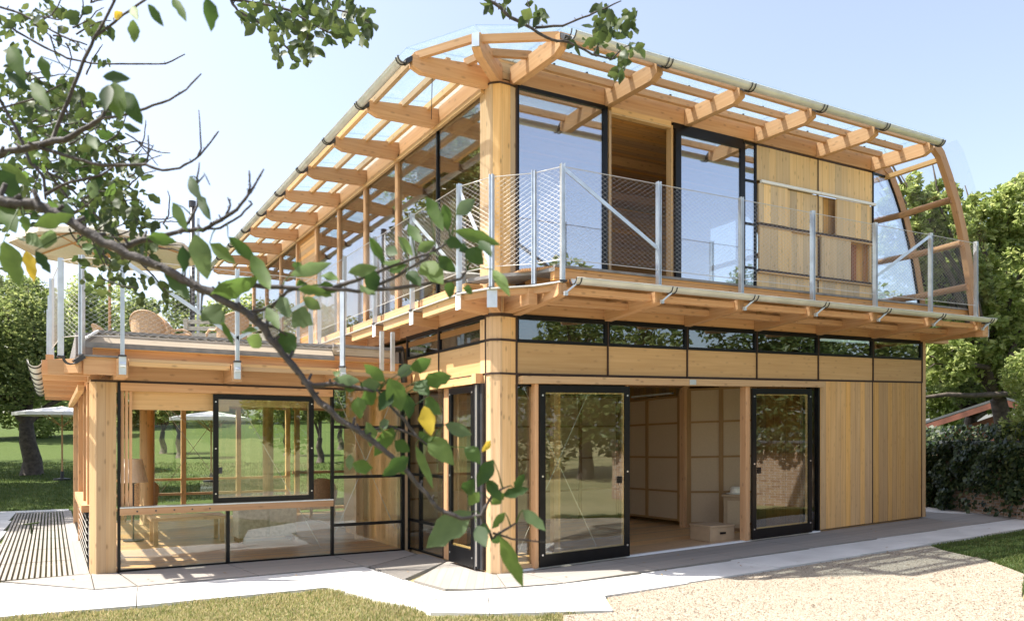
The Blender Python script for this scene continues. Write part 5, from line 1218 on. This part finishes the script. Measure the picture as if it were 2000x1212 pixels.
# every near leaf is a part of its own, with a stalk back to the closest twig
for k, (b_, t_, h_, r_) in enumerate(L_[:99]):
    lf = leafmesh([(b_, t_, h_, r_)], 'leaf', 'near_apple_leaf')
    q = min(limb_pts, key=lambda p: (p-b_).length)
    if .003 < (q-b_).length < .16: B().tube([q, q.lerp(b_, .5)+Vector((0, 0, .006)), b_], [.0022, .0016, .0012], 5).build('stalk', 'near_apple_leaf', lf, shear=False)
for a, b, c, d, e, f in ((828, 792, 842, 848, 30, .1), (50, 489, 66, 547, 22, .2), (222, 36, 240, 22, 14, .3), (958, 860, 940, 880, 14, .4)):
    leafmesh([(PV(a, b, ZN-.03), PV(c, d, ZN-.05), e/2/FPX*ZN, f)], 'yellow_leaf', 'near_yellow_leaf')
# small leaves of the sprays
def spray(regions, Z, size, name, seed):
    rn = random.Random(seed); L = []
    for u, v, ru, rv, n in regions:
        for _ in range(n):
            a = rn.random()*6.28; q = math.sqrt(rn.random()); uu, vv = u+ru*q*math.cos(a), v+rv*q*math.sin(a); z = Z+rn.uniform(-.5, .5)
            if noise.noise((uu*.035, vv*.035, seed)) < -.28: continue
            b = PV(uu, vv, z); d = Vector((rn.gauss(0, .7), rn.gauss(0, .7), rn.gauss(-.35, .7))).normalized(); s = size*rn.uniform(.6, 1.3)
            L.append((b, b+d*s, s*.30, rn.uniform(-1.2, 1.2)))
    o = leafmesh(L, name, 'near_small_leaf'); o['kind'] = 'stuff'; return o
def nearspray(n, rad, size, seed, sel):
    rn = random.Random(seed); P_ = [p for p in limb_pts if sel(p)]; L = []
    for _ in range(n):
        q = rn.choice(P_); b = q+Vector((rn.gauss(0, rad), rn.gauss(0, rad), rn.gauss(0, rad))); d = Vector((rn.gauss(0, .7), rn.gauss(0, .7), rn.gauss(-.5, .7))).normalized(); s = size*rn.uniform(.6, 1.3)
        L.append((b, b+d*s, s*.31, rn.uniform(-1.1, 1.1)))
    o = leafmesh(L, 'leaf_spray', 'near_apple_leaf'); o['kind'] = 'stuff'
def upix(p):
    d = p-CAM; X = SX*d.x-CX*d.y; Z = CX*d.x+SX*d.y; return 1000+FPX*X/Z, 860-FPX*d.z/Z
nearspray(60, .035, .055, 9, lambda p: 0 < upix(p)[0] < 250 and 230 < upix(p)[1] < 480)
nearspray(16, .03, .05, 10, lambda p: 480 < upix(p)[0] < 940 and 440 < upix(p)[1] < 640)
nearspray(14, .03, .05, 12, lambda p: 640 < upix(p)[0] < 1000 and 700 < upix(p)[1] < 1040)
spray([(60, 200, 90, 70, 130), (120, 260, 120, 70, 170), (60, 350, 90, 70, 110), (180, 330, 90, 60, 120), (210, 420, 70, 60, 90), (230, 500, 60, 50, 60), (80, 60, 90, 50, 60)], 3.6, .040, 'leaf_spray', 5)
spray([(35, 165, 50, 45, 50), (100, 190, 70, 40, 90), (150, 210, 60, 35, 80), (60, 250, 60, 40, 60), (190, 250, 50, 50, 50), (110, 320, 90, 40, 70), (230, 330, 55, 35, 50), (40, 330, 50, 50, 40), (200, 395, 60, 40, 70), (255, 400, 60, 35, 60), (175, 45, 25, 40, 25), (90, 30, 70, 30, 35), (30, 70, 40, 30, 16), (200, 80, 18, 40, 14), (225, 440, 70, 45, 70), (250, 510, 55, 45, 60), (200, 540, 40, 30, 30), (300, 570, 50, 30, 28), (180, 500, 30, 60, 22), (290, 440, 40, 40, 30), (20, 420, 40, 60, 16), (10, 510, 20, 40, 8)], 3.1, .044, 'leaf_spray', 1)
spray([(520, 25, 55, 28, 60), (590, 30, 60, 35, 85), (560, 70, 40, 30, 40), (590, 95, 28, 30, 26), (650, 55, 45, 25, 40), (700, 50, 32, 35, 45), (660, 15, 60, 18, 40), (548, 108, 14, 12, 5), (1178, 25, 14, 30, 22), (1205, 45, 25, 22, 18), (1235, 35, 14, 25, 14), (1180, 85, 30, 18, 14), (1225, 95, 26, 12, 16), (1212, 122, 12, 14, 12), (1145, 85, 30, 12, 8), (1045, 15, 22, 22, 14), (985, 8, 22, 14, 9), (955, 8, 16, 10, 5), (1165, 62, 12, 25, 10)], ZK, .068, 'leaf_spray', 2)

# fallen leaves and stray pebbles on the paving
rn = random.Random(77); vs, fs = [], []
while len(fs) < 120:
    x, y = rn.uniform(-4.8, 8.5), rn.uniform(-2.4, 2.3)
    if not inpoly(x, y, PAVE) or (x > -.02 and y > -.02) or y > 2.3: continue
    if rn.random() < .5 and y > -1.7: continue
    z = .002+rise(x, y); a = rn.random()*6.3; s = rn.uniform(.014, .032); i = len(vs); c, q = math.cos(a)*s, math.sin(a)*s
    vs += [(x-c, y-q, z), (x+q*.45, y-c*.45, z+.004), (x+c, y+q, z+.008), (x-q*.45, y+c*.45, z+.003)]; fs += [(i, i+1, i+2), (i, i+2, i+3)]
o = meshobj('fallen_leaves', vs, fs, 'dry_leaf'); o['kind'] = 'stuff'; o['label'] = 'dry fallen leaves scattered over the paving'; o['category'] = 'leaves'
